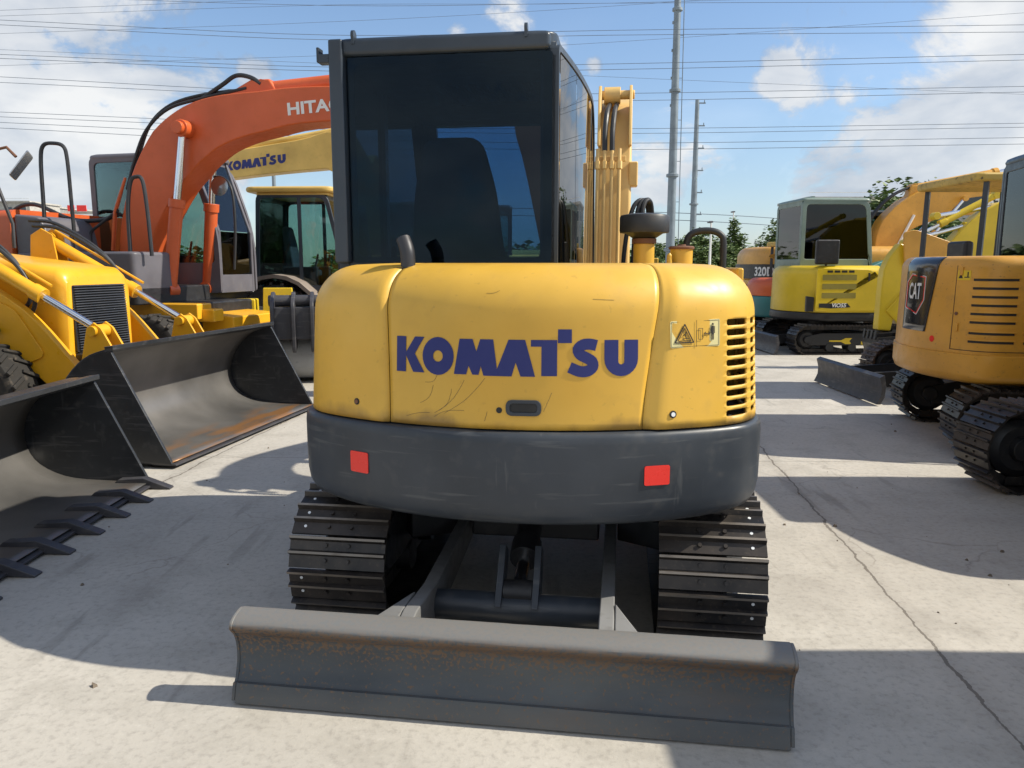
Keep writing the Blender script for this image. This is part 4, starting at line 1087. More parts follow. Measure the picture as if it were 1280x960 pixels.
    if blade:
        s = -1 if blade < 0 else 1
        bw_ = bladew or 2*hw
        pr = [(blade, .02), (blade-s*.045, .12), (blade-s*.05, .22), (blade-s*.02, .33), (blade-s*.07, .36), (blade-s*.10, .22), (blade-s*.09, .10), (blade-s*.05, .02)]
        ob = MB().prism(pr, -bw_/2, bw_/2).build('dozer_blade', 'grey_blade', root, bevel=.004)
        for q in (-1, 1): MB().prism([(blade-s*.08, .10), (blade-s*.08, .30), (blade-s*1.2, .36), (blade-s*1.2, .24)], q*.32-.03, q*.32+.03).build('blade_arm', base, ob)
    return root, P, hood
M['grey_blade'] = paint('scuffed_dark_blade', (.04, .04, .047), .45, .5, (.12, .11, .10), scuff=(.13, .12, .11))
M['canopy'] = paint('scraped_canopy_paint', (.50, .33, .06), .5, .8, (.03, .035, .05), fade=.25, chips=.9)

def louvres(parent, P, v0, v1, rows, mat_slot='ink', hw=None, h=.022):
    hw = P.hw+.001-.012 if hw is None else hw
    for z in rows:
        MB().prism(rquad([(v0, z), (v1, z), (v1, z+h), (v0, z+h)], h*.3), hw, hw+.004).build('vent_slot', mat_slot, parent)

# ---- amber excavator at the right edge
def amber_right():
    root, P, hood = digger('excavator', 'amber excavator cut by the right edge, black corner panel with white letters and vent slots', (5.12, 7.0, 0), -R(102), hw=.98, Rt=1.45, rc=.30, zb=.66, zc=.66, zt=1.68, mat='yellow4', cabz=2.62, cabv=(-.36, 1.15), cabu=(-.95, .02), tr=(.42, -.95, 1.1, .27), boom=[(1.1, 1.0), (1.3, 1.8), (1.9, 2.5), (3.2, 2.7)], bthick=[.25, .35, .38, .3], bw=.2, arm=[(3.0, 2.9), (3.3, 2.4), (3.5, 1.2)], athick=[.2, .3, .2], trmat='track', blade=2.0, rt=.10, lean=.2, hoodfront=-.05, zcab=1.0)
    hw = P.hw-.012
    lo = MB(); L = P.s1+(-.05-P.cv)
    # lower skirt, a little proud of the hood
    ts = [-L+2*L*i/50 for i in range(51)]; P2 = Plan(1.46, .99, .31)
    rings = [[(*P2.at(t, d), z) for t in ts] for d, z in ((.10, .615), (.02, .645), (0, .70), (0, .862), (.02, .870))]
    MB().loft(rings).build('lower_skirt', 'yellow4', root, smooth=50)
    # black corner panel that runs up and over
    vs = []; fs = []; n = 18
    rows = [1.02+.58*i/10 for i in range(11)]+[1.60+.075*math.sin(PI/2*k/6) for k in range(1, 7)]
    def psk(t, z, e):
        zr = 1.68-.10; d = .015*(z-.70)/.9
        if z > zr:
            k = min(1, (z-zr)/.10); d += .10*(1-math.sqrt(1-k*k))
        return (*P.at(t, d-e), z)
    tb0, tb1 = .04, .58
    for z in rows:
        f = (z-1.02)/.66
        for i in range(n+1): t = tb0+(tb1-.12*(1-f)-tb0)*i/n; vs.append(psk(t, z, .006))
    for j in range(len(rows)-1):
        for i in range(n): k = j*(n+1)+i; fs.append((k, k+1, k+n+2, k+n+1))
    cp = MB().add(vs, fs).build('corner_panel', 'cab_gloss', root, smooth=60, solid=.005)
    # white letters and red-edged hexagon badge on the panel
    me = text_mesh('CAT', .20, .004, 0, 0)
    for v in me.vertices: v.co = Vector(psk(.25+v.co.x*.55, 1.365+v.co.y, .0095))
    me.materials.clear(); me.materials.append(M['white']); o = bpy.data.objects.new('lettering', me); C.objects.link(o); o.parent = cp
    hexo = [(.09, 1.22), (.31, 1.17), (.41, 1.30), (.41, 1.50), (.18, 1.52), (.09, 1.45)]; hexi = inset(hexo, .008); 
    m_ = MB(); frame_ring(m_, hexo, hexi, lambda a, b, t: psk(a, b, t), .007, .010); m_.build('badge_edge', 'red', cp)
    hexo = inset(hexo, -.008); hexi = inset(hexo, .005)
    m_ = MB(); frame_ring(m_, hexo, hexi, lambda a, b, t: psk(a, b, t), .007, .0095); m_.build('badge_edge', 'white', cp)
    # door panel seams and vents, following the rounded tail side
    def strip(t0, t1, z0, z1, e0, e1, name, mat, parent, bevel=0):
        n = max(2, int((t1-t0)/.04)); m = MB()
        vs = []; fs = []
        for i in range(n+1):
            t = t0+(t1-t0)*i/n; vs += [psk(t, z0, e0), psk(t, z0, e1), psk(t, z1, e1), psk(t, z1, e0)]
        for i in range(n):
            for q in range(4): fs.append((4*i+q, 4*i+(q+1) % 4, 4*i+4+(q+1) % 4, 4*i+4+q))
        fs += [(0, 1, 2, 3), (4*n+3, 4*n+2, 4*n+1, 4*n)]
        return m.add(vs, fs).build(name, mat, parent, bevel=bevel)
    for k, z in enumerate((1.475, 1.405, 1.335, 1.265, 1.195, 1.125, 1.035, .965)):
        for v0, v1 in ((.93, 1.27), (1.34, 1.70)):
            strip(v0, v1, z, z+.020, -.004, .003, 'vent_slot', 'ink', hood)
            strip(v0-.012, v1+.012, z+.020, z+.030, -.004, .010, 'vent_lip', 'yellow4', hood)
    for (a, b, c, d) in ((.765, .90, .770, 1.60), (.765, .895, 1.90, .90), (1.90, .90, 1.905, 1.60)):
        strip(a, c, b, d, -.002, .002, 'door_seam', 'ink', hood)
    side = lambda a, b, t: psk(a, b, t)
    st = strip(.78, .90, 1.48, 1.56, 0, .003, 'warning_sticker', 'yellow3', hood)
    MB().prism([(.79, 1.495), (.83, 1.495), (.81, 1.54)], .003, .005, fn=side).prism([(.845, 1.50), (.89, 1.50), (.89, 1.508), (.845, 1.508)], .003, .005, fn=side).prism([(.87, 1.508), (.88, 1.508), (.88, 1.548), (.87, 1.548)], .003, .005, fn=side).build('sticker_print', 'ink', st)
    MB().prism([(.80+.014*math.cos(k*PI/6), 1.20+.014*math.sin(k*PI/6)) for k in range(12)], .0, .008, fn=side).build('bolt', 'rust', hood)
    MB().prism([(.56+.028*math.cos(k*PI/8), .965+.028*math.sin(k*PI/8)) for k in range(16)], .001, .003, fn=side).build('red_mark', 'red', hood)
    for t in (.80, 1.85):
        for z in (1.05, 1.52): strip(t, t+.03, z, z+.07, .0, .012, 'hinge', 'yellow4', hood, .003)
    MB().tube(smooth_path([(.93, .05, 1.42), (.93, .05, 1.75), (.93, .12, 1.82), (.93, .50, 1.82), (.93, .57, 1.75), (.93, .57, 1.42)], 4), .014, 8).build('handrail', 'black', root)
    # mirror ahead of the canopy side
    MB().prism(rquad([(-.60, 1.72), (-.50, 1.70), (-.52, 1.90), (-.66, 1.98)], .03), .70, .75).build('rear_mirror', 'black', root, bevel=.01)
    MB().box((.72, -.52, 1.68), (.03, .03, .12)).build('mirror_stay', 'black', root)
    return root
M['cab_gloss'] = paint('glossy_black_panel', (.010, .012, .016), .16, .1, fade=.1, coat=.5, bump=.0)
amber_right()

# ---- canopy machine behind it, blade to the left
r1, P1, h1 = digger('excavator', 'small canopy excavator behind the amber one, scraped roof on black posts, dark blade lowered', (6.60, 9.62, 0), -R(90), hw=.84, Rt=1.12, rc=.3, bladew=1.86, zb=.58, zc=.8, zt=1.4, mat='yellow4', cabz=2.66, cabv=(-1.14, .1), cabu=(-.84, .55), tr=(.36, -1.53, .6, .27), canopy=True, blade=-2.41, trmat='track_dusty', boom=[(.9, .9), (1.1, 1.3), (1.6, 1.5), (2.4, 1.2)], bthick=[.2, .25, .25, .2])
# ---- excavator parked nearer than the frame's right edge: its far track reaches into the picture
digger('excavator', 'excavator beyond the right edge whose black steel track end lies nearest on the right', (5.02, 4.64, 0), -R(90), hw=.97, Rt=1.46, rc=.32, tr=(.42, -1.40, 1.1, .29), mat='yellow4', cabz=2.6, cabv=(-.5, .95), boom=[(1.0, 1.0), (1.2, 1.9), (1.7, 2.5), (3, 2.6)], bthick=[.25, .35, .38, .3], arm=[(2.9, 2.8), (3.2, 2.3), (3.4, 1.2)], athick=[.2, .3, .2])
digger('excavator', 'excavator standing right beside the camera, only its shadow on the concrete shows', (4.15, 1.95, 0), -R(90), hw=.97, Rt=1.5, mat='yellow', cabz=2.6, cabv=(-.85, .7), boom=[(1.0, 1.0), (1.2, 1.9), (1.7, 2.5), (3, 2.6)], bthick=[.25, .35, .38, .3])

# ---- lemon yellow excavator with grey-green cab
def lemon():
    root, P, hood = digger('excavator', 'lemon yellow excavator with grey-green cab standing side on, tracks on sunny concrete', (6.24, 14.85, 0), -R(88), hw=1.0, Rt=1.20, rc=.36, zb=.60, zc=.76, zt=1.60, mat='yellow3', cwmat='black', cabmat='green_cab', cabgl='glass_dark', cabz=2.80, cabv=(-.88, .50), cabu=(-.96, .30), tr=(.42, -.92, 1.15, .25), blade=-1.55, boom=[(1.15, .9), (1.35, 1.5), (1.9, 1.75), (3.0, 1.2)], bthick=[.25, .35, .35, .25], arm=[(2.9, 1.3), (3.2, .9), (3.3, .5)], athick=[.2, .2, .15], rt=.16, lean=.12, hoodfront=.34, zcab=.82, sill=.90)
    hw = 1.0-.010; side = lambda a, b, t: (hw-.004+t, a, b)
    door = MB().prism(rquad([(-.84, .80), (.30, .80), (.30, 1.38), (.18, 1.52), (-.84, 1.55)], [.02, .12, .12, .12, .05]), 0, .025, fn=side).build('side_door', 'yellow3', root, bevel=.012)
    for z in (1.02, 1.18, 1.34):
        MB().prism(rquad([(-.74, z), (-.12, z), (-.12, z+.10), (-.74, z+.10)], .015), .022, .028, fn=side).build('mesh_vent', 'mesh_yellow', door)
    for k in range(4): MB().prism(rquad([(-.66+k*.13, 1.475), (-.56+k*.13, 1.475), (-.56+k*.13, 1.515), (-.66+k*.13, 1.515)], .008), .022, .028, fn=side).build('vent_slot', 'ink', door)
    MB().prism([(-.82, .86), (-.78, .86), (-.78, .93), (-.26, .93), (-.20, .86), (-.56, .84)], .024, .028, fn=side).build('badge_strip', 'ink', door)
    lettering('lettering', 'ViO55', .10, face_mtx((hw+.026, -.42, .892), (0, 1, 0), (0, 0, 1)), 'white', door, .003, shear=.2)
    MB().prism([(-1.0, .78), (-.86, .78), (-.86, 1.04), (-1.0, 1.06)], -.06, .010, fn=side).build('lower_panel', 'black', root, bevel=.01)
    MB().box((hw+.02, .10, 1.40), (.03, .03, .14)).build('door_hook', 'ink', door)
    # mirror box on the hood
    mr = MB().box((.86, -.62, 1.84), (.10, .42, .44)).build('mirror', 'black', root, bevel=.03)
    MB().cyl((.84, -.62, 1.58), (.84, -.62, 1.72), .02).build('mirror_stay', 'black', root)
    # roof lamps rail and yellow stickers on the track frame
    MB().box((-.3, -.65, 2.86), (1.0, .06, .03)).build('roof_rail', 'green_cab', root)
    pts = [(-.52, .26), (-.30, .26), (-.22, .30), (-.10, .30), (-.15, .245), (-.10, .19), (-.22, .19), (-.30, .23), (-.52, .235)]
    MB().prism(pts, 1.03-.21+.122, 1.03-.21+.126, fn=lambda a, b, t: (t, a, b)).build('arrow_sticker', 'yellow3', root)
    MB().box((1.03-.21+.123, .62, .29), (.004, .14, .07)).box((1.03-.21+.123, .10, .21), (.004, .06, .06)).build('frame_sticker', 'yellow3', root)
    MB().cyl((.30, 1.05, .80), (.30, 1.75, .80), .05).build('swing_cylinder', 'steel', root)
    return root
M['mesh_yellow'] = paint('olive_mesh', (.26, .21, .03), .6, .3)
lemon()

# ---- big amber excavator behind it with the high boom
def big_amber():
    root, P, hood = digger('excavator', 'big amber excavator behind the lemon yellow one, black tail band, high arched boom', (8.25, 18.3, 0), -R(90), hw=1.45, Rt=2.85, rc=.75, zb=1.16, zc=1.28, zt=2.02, mat='yellow4', cwmat='yellow4', cabz=2.85, cabv=(-.6, 1.2), cabu=(-1.4, -.3), tr=(.6, -2.3, 1.9, .42), trmat='track_dusty', boom=[(.35, 1.75), (.55, 2.45), (1.20, 2.92), (2.1, 3.13), (3.6, 3.13), (5.6, 3.05)], bthick=[.40, .60, .74, .76, .72, .55], bw=.45, bu=0, arm=[(5.3, 3.9), (6.0, 3.3), (6.2, 1.8)], athick=[.3, .6, .3], rt=.22, pitch=.2, hoodfront=.4, dbucket=(6.1, 1.0, 1.0, .6))
    L = P.s1+(.4-P.cv); ts = [-L+2*L*i/60 for i in range(61)]; P2 = Plan(2.87, 1.47, .76)
    MB().loft([[(*P2.at(t, d), z) for t in ts] for d, z in ((.02, 1.30), (0, 1.31), (0, 1.62), (.02, 1.63))])  .build('tail_band', 'black', root, smooth=50)
    me = text_mesh('320DL', .27, .008, 0, 0)
    for v in me.vertices: v.co = Vector((*P2.at(P2.s1-.78+v.co.x, -.006), 1.46+v.co.y))
    me.materials.clear(); me.materials.append(M['white']); o = bpy.data.objects.new('lettering', me); C.objects.link(o); o.parent = root
    MB().prism([(-2.55+.14*math.cos(a), 1.80+.05*math.sin(a)) for a in [k*PI/8 for k in range(16)]], 1.43, 1.452, fn=lambda a, b, t: (t, a, b)).build('oval_badge', 'canopy', root)
    pl = MB().prism(rquad([(1.85, 2.84), (3.35, 2.84), (3.35, 3.16), (2.6, 3.18), (2.1, 3.12)], .05), .226, .232).build('boom_plate', 'cab_gloss', root)
    lettering('lettering', 'CAT', .30, face_mtx((.234, 2.74, 3.00), (0, 1, .02), (0, 0, 1)), 'white', pl, .012)
    ram(root, (0, 1.05, 3.36), (0, 4.7, 4.05), .10, .52, 'yellow4', name='arm_cylinder')
    MB().prism([(.85, 2.9), (.95, 3.42), (1.15, 3.44), (1.4, 3.1)], -.12, .12).build('ram_lug', 'yellow4', root, bevel=.02)
    for dx in (-.05, .05):
        MB().tube(smooth_path([(dx, .1, 1.9), (dx, .05, 2.5), (dx, .3, 2.95), (dx, .7, 3.28), (dx, 1.2, 3.44), (dx, 1.7, 3.5)], 6), .028, 8).build('hose', 'hose', root)
    MB().cyl((.25, .60, 1.9), (.25, 1.0, 2.75), .03).build('steel_pipe', 'white', root)
    return root
big_amber()

# ---- yellow excavator facing left, lowered boom with dark letters
def left_facing():
    root, P, hood = digger('excavator', 'bright yellow excavator facing left, wide lowered boom with dark letters, behind the scraped canopy', (9.25, 12.3, 0), R(90), hw=1.0, Rt=1.6, zb=.7, zc=.9, zt=1.55, mat='yellow3', cabz=2.7, cabv=(-.3, 1.0), cabu=(-.9, .1), boom=[(.55, 1.35), (.95, 2.0), (1.75, 2.12), (2.5, 1.62), (3.35, .80)], bthick=[.65, .95, .88, .5, .3], bw=.24, bu=-.25, arm=[(3.2, 1.9), (3.35, 1.5), (3.45, .6)], athick=[.2, .35, .2], dbucket=(3.35, .45, .5, .28), arm_u=-.25)
    bx = -.25-.12
    # letters on the camera side of the boom (the machine's left side)
    lettering('lettering', 'HC', .20, face_mtx((bx-.004, 1.14, 2.30), (0, -1, 0), (0, 0, 1)), 'logo_blue', root, .008)
    lettering('lettering', 'TAI', .13, face_mtx((bx-.004, 1.13, 2.12), (0, -1, 0), (0, 0, 1)), 'logo_blue', root, .004)
    lettering('lettering', 'X', .40, face_mtx((bx-.004, 1.42, 1.72), (0, -1, 0), (0, 0, 1)), 'ink', root, .02, sx=1.2)
    MB().prism(rquad([(1.18, 1.82), (1.30, 1.80), (1.34, 1.96), (1.22, 1.99)], .02), bx-.006, bx-.001).build('white_tag', 'white', root)
    MB().tube(smooth_path([(bx-.03, .8, 2.52), (bx-.05, 1.55, 2.46), (bx-.05, 1.66, 2.3), (bx-.05, 1.4, 2.05), (bx-.05, 1.05, 1.9), (bx-.05, .95, 1.6)], 6), .022, 8).build('hose', 'rust', root)
    ram(root, (-.25, .9, 2.66), (-.25, 2.75, 2.35), .06, .35, 'yellow3', name='arm_cylinder')
    ram(root, (-.25, 1.9, 2.30), (-.25, 3.15, 1.98), .055, .3, 'yellow3', name='bucket_cylinder')
    MB().prism(rquad([(2.75, 1.45), (3.25, 1.62), (3.30, 2.10), (3.12, 2.14), (2.55, 1.95)], .05), -.42, -.39).build('linkage_plate', 'yellow4', root, bevel=.008)
    return root
left_facing()
# ---- teal and orange machine tucked between
digger('excavator', 'small teal and orange excavator half hidden behind the lemon yellow one', (6.15, 16.35, 0), -R(70), hw=.8, Rt=1.15, rc=.4, zb=.55, zc=.98, zt=1.35, mat='orange', cwmat='teal', canopy=True, cabz=2.1, cabv=(-.3, .7), tr=(.3, -.8, .8, .24), boom=[(.9, .9), (1.3, 1.3), (2.0, 1.6), (3.4, 1.75)], bthick=[.2, .25, .25, .2], bmat='teal')

# ---- the orange wheeled excavator on the left
def orange():
    root, P, hood = digger('excavator', 'orange wheeled excavator with dark grey cab and long arched boom, white letters, hoses along it', (-5.55, 10.9, 0), -R(103), hw=1.25, Rt=2.2, rc=.5, zb=1.10, zc=1.42, zt=2.30, sidetop=1.77, mat='orange', cwmat='grey_cab', cabmat='grey_cab', cabgl='glass', cabz=3.12, cabv=(-.55, 1.46), cabu=(-1.2, -.26), wheels=True, boom=[(.48, 1.30), (.62, 2.0), (.90, 2.62), (1.24, 3.05), (1.6, 3.30), (1.98, 3.43), (2.5, 3.50), (3.4, 3.56), (6.0, 3.46)], bthick=[.34, .50, .66, .76, .70, .60, .50, .42, .36], sidemat='grey_cab', rams=False, bw=.46, bu=.10, rt=.12, lean=.36, hoodfront=-.46, zcab=1.22, sill=.42, frr=.34, base='black', arm=[(5.75, 3.75), (6.05, 3.15), (6.3, 1.6)], athick=[.28, .5, .28], dbucket=(6.15, .9, .9, .5))
    bu = .10+.23
    # grey box behind the boom foot, steps, lamp
    MB().prism([(-.44, 1.45), (-.0, 1.45), (.10, 1.62), (.0, 2.08), (-.08, 2.20), (-.44, 2.24)], .35, 1.2).build('tool_box', 'grey_cab', root, bevel=.03)
    MB().box((.85, .55, 1.32), (.62, 1.2, .30)).build('side_tank', 'grey_cab', root, bevel=.05)
    for s in (-1, 1): ram(root, (.10+s*.42, 1.22, 1.28), (.10+s*.33, 1.50, 3.32), .085, .56, 'orange', name='boom_cylinder')
    # hoses over the boom
    for k in range(2):
        q = .06*k
        MB().tube(smooth_path([(bu-.04-q, .50, 2.6), (bu-.04-q, .66, 3.0), (bu-.02-q, .88, 3.35+q), (bu-.04-q, 1.2, 3.60+q), (bu-.10-q, 1.65, 3.72+q), (bu-.12-q, 2.3, 3.82)], 6), .022, 8).build('hose', 'hose', root)
    MB().tube(smooth_path([(.2, 1.6, 3.70), (.2, 1.95, 3.88), (.2, 2.15, 3.98), (.2, 2.35, 3.95), (.2, 2.5, 3.86)], 6), .028, 8).build('hose', 'hose', root)
    MB().tube([(bu+.03, .28, 1.8), (bu+.03, .36, 2.3), (bu+.0, .52, 2.75)], .018, 8).tube([(bu+.08, .30, 1.8), (bu+.08, .38, 2.3), (bu+.05, .54, 2.70)], .018, 8).build('steel_pipe', 'orange', root)
    MB().tube(smooth_path([(bu, .40, 2.28), (bu+.05, .1, 2.20), (bu+.1, -.3, 2.22), (bu+.1, -.85, 2.42), (bu+.12, -1.18, 2.34), (bu+.12, -1.22, 2.10), (bu+.12, -.95, 1.9)], 6), .028, 8).build('hose', 'hose', root)
    MB().tube(smooth_path([(bu+.05, .42, 2.33), (bu+.1, .15, 2.14), (bu+.12, .02, 2.02), (bu+.15, .05, 1.8)], 6), .02, 8).build('hose', 'hose', root)
    # arm cylinder riding on top of the boom
    MB().prism([(1.55, 3.56), (2.35, 3.92), (2.62, 3.92), (2.80, 3.66)], -.02, .22).build('ram_lug', 'orange', root, bevel=.03)
    ram(root, (.10, 2.50, 3.80), (.10, 5.7, 3.95), .105, .62, 'orange', name='arm_cylinder')
    MB().cyl((-.30, 1.50, 3.32), (.50, 1.50, 3.32), .11).cyl((.50, 1.50, 3.32), (.56, 1.50, 3.32), .08).build('boom_pin', 'orange', root, bevel=.01)
    lettering('lettering', 'HITACHI', .20, face_mtx((bu+.003, 3.40, 3.53), (0, 1, .05), (0, 0, 1)), 'white', root, .006, sx=1.25)
    # handrails on the tail deck
    for pts, Y in (([(58, 310), (54, 250), (51, 200), (54, 182), (66, 179), (79, 183), (84, 200), (89, 250), (95, 315)], 9.9), ([(163, 315), (160, 262), (163, 228), (170, 221), (178, 226), (184, 262), (190, 320)], 9.55)):
        MB().tube(smooth_path([local_of(root, W(a, b, Y)) for a, b in pts], 5), .024, 8).build('handrail', 'hose', root)
    # round mirror on a stalk
    MB().tube(smooth_path([(-.26, 1.35, 2.80), (-.2, 1.62, 2.78), (-.15, 1.78, 2.60), (-.15, 1.80, 2.1), (-.2, 1.72, 1.55)], 6), .018, 8).build('mirror_stalk', 'hose', root)
    MB().lathe((-.12, 1.62, 2.66), [(.01, -.03), (.10, -.02), (.13, .01), (.01, .02)], 20, 'x').build('mirror', 'mirror', root)
    # rotating the number plate side: lamps on the chassis front
    c_ = MB().box((.72, 1.75, .98), (.22, .62, .16)).build('chassis_step', 'yellow2', root, bevel=.02)
    MB().box((.84, 1.62, 1.0), (.02, .12, .09)).build('indicator_lamp', 'amber_light', c_); MB().box((.84, 1.80, 1.0), (.02, .12, .09)).build('head_lamp', 'white', c_)
    return root
orange()

# ---- loader builder
def bucket_loader(root, v, w, prof, teeth=0, back='bucket', inner='bucket_in'):
    b = bpy.data.objects.new('loader_bucket', None); C.objects.link(b); b.parent = root
    pf = smooth_path([(p[0], p[1], 0) for p in prof], 4); n = len(pf)
    inn = []
    for i, p in enumerate(pf):
        t = (pf[min(i+1, n-1)]-pf[max(i-1, 0)]).normalized(); inn.append((p.x+t.y*-.018, p.y+t.x*.018))
    outp = [(p.x, p.y) for p in pf]
    def sheet(q, name, mat, th):
        vs = []; N = 16
        for k in range(N+1):
            for p in q: vs.append((-w/2+w*k/N, *p))
        m = len(q); fs = [(k*m+i, k*m+i+1, (k+1)*m+i+1, (k+1)*m+i) for k in range(N) for i in range(m-1)]
        o = MB().add(vs, fs).build(name, mat, b, smooth=50, solid=th); return o
    sheet(inn, 'bucket_shell', inner, .006); sheet(outp, 'bucket_back', back, .012)
    hull = outp
    for s in (-1, 1): MB().prism(hull, s*w/2-.014, s*w/2+.014).build('bucket_side', back, b, bevel=.003)
    MB().prism([(outp[0][0]-.03, outp[0][1]-.035), (outp[0][0]+.04, outp[0][1]-.005), (outp[0][0]+.04, outp[0][1]+.03), (outp[0][0]-.04, outp[0][1]+.02)], -w/2-.02, w/2+.02).build('bucket_top_rail', back, b, bevel=.006)
    e = Vector(outp[-1]); d = (e-Vector(outp[-3])).normalized()
    MB().prism([(e.x-d.x*.18, e.y-d.y*.18+.012), (e.x-d.x*.18, e.y-d.y*.18-.014), (e.x+.03, e.y-.014), (e.x+.03, e.y)], -w/2-.01, w/2+.01).build('cutting_edge', 'grey_blade', b, bevel=.003)
    for k in range(teeth):
        u = -w/2+.04+(w-.08)*k/(teeth-1)
        MB().prism([(e.x-.24, e.y+.01), (e.x-.20, e.y+.045), (e.x-.02, e.y+.055), (e.x+.17, e.y-.018), (e.x+.17, e.y-.030), (e.x+.02, e.y-.022), (e.x-.02, e.y+.006)], u-.035, u+.035).build('bucket_tooth', 'grey_blade', b, bevel=.006)
    return b
def loader(name, label, loc, rz, bprof, bw, teeth=0, mat='yellow2', cabmat='cab_dark', roofmat=None, arms=True, cabz=2.75, cat='loader', rearbits=False, fr=.46):
    root = thing(name, label, cat, loc, rz)
    # hood: loft of rounded sections from front to back
    rings = []
    for v, zt, hw in ((0.03, 1.49, .44), (0.0, 1.54, .46), (-.06, 1.585, .475), (-.5, 1.64, .49), (-1.2, 1.72, .50), (-1.95, 1.80, .52)):
        rings.append([(a, v-(.02 if b < 1.2 else .05*(b-1.2)), b) for a, b in rquad([(-hw, .72), (hw, .72), (hw*.97, zt), (-hw*.97, zt)], [.02, .02, .13, .13], 6)])
    hd = MB().loft(rings).build('hood', mat, root, bevel=.01, smooth=45)
    g = MB().prism(rquad([(-.375, .80), (.375, .80), (.36, 1.42), (-.36, 1.42)], .02), 0, .025, fn=lambda a, b, t: (a, .012+t-.03*(b-.8), b)).build('grille_frame', 'black', root)
    for k in range(26):
        z = .82+.59*k/25
        MB().box((0, .050-.03*(z-.8), z), (.70, .012, .008), Matrix.Rotation(.5, 3, 'X')).build('grille_slat', 'radiator', g)
    MB().box((0, .02, .70), (.7, .16, .22)).build('front_weight', 'black', root, bevel=.03)
    MB().box((0, -1.3, .62), (.75, 3.6, .34)).box((0, -.55, .5), (1.5, .22, .2)).box((0, -2.9, .62), (1.5, .26, .26)).build('chassis', 'black', root, bevel=.02)
    for s in (-1, 1):
        wheel(root, (s*.84, -.55, fr), fr, .34, 'wheel', mat); wheel(root, (s*.88, -2.9, .66), .66, .44, 'wheel', mat)
        fv = MB()
        pts = [(-2.9+.80*math.cos(a), .66+.80*math.sin(a)) for a in [R(8+k*16.4) for k in range(11)]]; ins_ = [(-2.9+.74*math.cos(a), .66+.74*math.sin(a)) for a in [R(8+k*16.4) for k in range(11)]]
        for i in range(10): fv.prism([pts[i], pts[i+1], ins_[i+1], ins_[i]], s*.64, s*1.10)
        fv.build('mudguard', 'tan_guard', root, smooth=60)
    cab(root, -.72, .72, -3.35, -1.85, 1.05, cabz, cabmat, gl='glass', lean=.22, sill=.22, pillar=.07, rad=.12, side_split=-2.55, roof_mat=roofmat, back_lean=.08)
    if roofmat: MB().prism(rquad([(-.80, -3.45), (.80, -3.45), (.80, -1.95), (-.80, -1.95)], .2), cabz+.02, cabz+.11, 'z').build('roof_cap', roofmat, root, bevel=.04, segs=3)
    if arms:
        for s in (-1, 1):
            u = s*.64
            ap = offset_poly([(p.x, p.y) for p in smooth_path([(-1.75, 1.50, 0), (-1.0, 1.42, 0), (-.35, 1.05, 0), (.15, .62, 0), (.62, .26, 0)], 5)], [.30]*21)
            a_ = boom_part(root, 'lift_arm', [(-1.75, 1.50), (-1.0, 1.42), (-.35, 1.05), (.12, .62), (.48, .30)], [.26, .36, .42, .34, .24], u, .09, mat, bevel=.012)
            MB().prism(rquad([(-.95, .98), (-.52, 1.30), (-.30, 1.22), (-.02, .80), (-.30, .70), (-.75, .80)], .08), u+s*.045, u+s*.062).build('arm_gusset', mat, a_, bevel=.005)
            ram(root, (u, -1.05, 1.88), (u, .50, 1.03), .062, .64, mat, name='bucket_cylinder')
            MB().prism([(-1.22, 1.55), (-1.18, 1.92), (-1.05, 1.99), (-.92, 1.92), (-.86, 1.50)], u-.085, u-.065).prism([(-1.22, 1.55), (-1.18, 1.92), (-1.05, 1.99), (-.92, 1.92), (-.86, 1.50)], u+.065, u+.085).build('ram_lug', mat, a_, bevel=.006)
            lk = MB()
            for q in (-.075, .075): lk.prism([(.26, .40), (.43, 1.06), (.50, 1.11), (.57, 1.06), (.72, .80), (.60, .66), (.50, .38)], u+q-.012, u+q+.012)
            lk.cyl((u-.12, .50, 1.035), (u+.12, .50, 1.035), .045); lk.build('bucket_link', mat, root, bevel=.005)
            # hoses looping along the cylinder
            h0 = [(u+.02, -1.2, 2.02), (u-.02, -.9, 1.98), (u-.04, -.45, 1.72), (u-.05, -.22, 1.45), (u-.06, -.20, 1.22), (u-.06, -.40, 1.12), (u-.05, -.75, 1.20)]
            MB().tube(smooth_path(h0, 6), .019, 8).build('hose', 'hose', root)
            MB().tube(smooth_path([(a-.07, b-.10, c+.06) for a, b, c in h0], 6), .019, 8).build('hose', 'hose', root)
            MB().tube(smooth_path([(u+.10, -1.9, 1.5), (u+.12, -1.3, 1.38), (u+.12, -.75, 1.12), (u+.10, -.45, 1.02)], 6), .032, 8).build('hose', 'hose', root)
            MB().tube([(u-.06, -1.0, 1.97), (u-.06, .0, 1.42)], .014, 8).build('steel_pipe', mat, root)
        MB().box((0, .30, .52), (1.24, .16, .26)).build('cross_member', mat, root, bevel=.03)
        bucket_loader(root, 0, bw, bprof, teeth, inner='bucket_in2' if teeth else 'bucket_in')
    return root
M['tan_guard'] = paint('dusty_mudguard', (.22, .18, .15), .6, .3)
PF2 = [(1.10, .95), (.86, .86), (.66, .66), (.58, .42), (.66, .20), (.88, .08), (1.2, .045), (1.58, .04)]
L2 = loader('loader', 'yellow loader with black grille, its wide black bucket rust-streaked inside, standing on the left', (-4.02, 7.5, 0), -R(100), PF2, 2.62)
PF1 = [(1.14, .80), (.92, .78), (.70, .64), (.60, .42), (.66, .20), (.88, .07), (1.2, .035), (1.50, .03)]
L1 = loader('loader', 'loader beyond the left edge whose black toothed bucket lies nearest on the left', (-4.14, 4.13, 0), -R(90), PF1, 2.62, teeth=9)
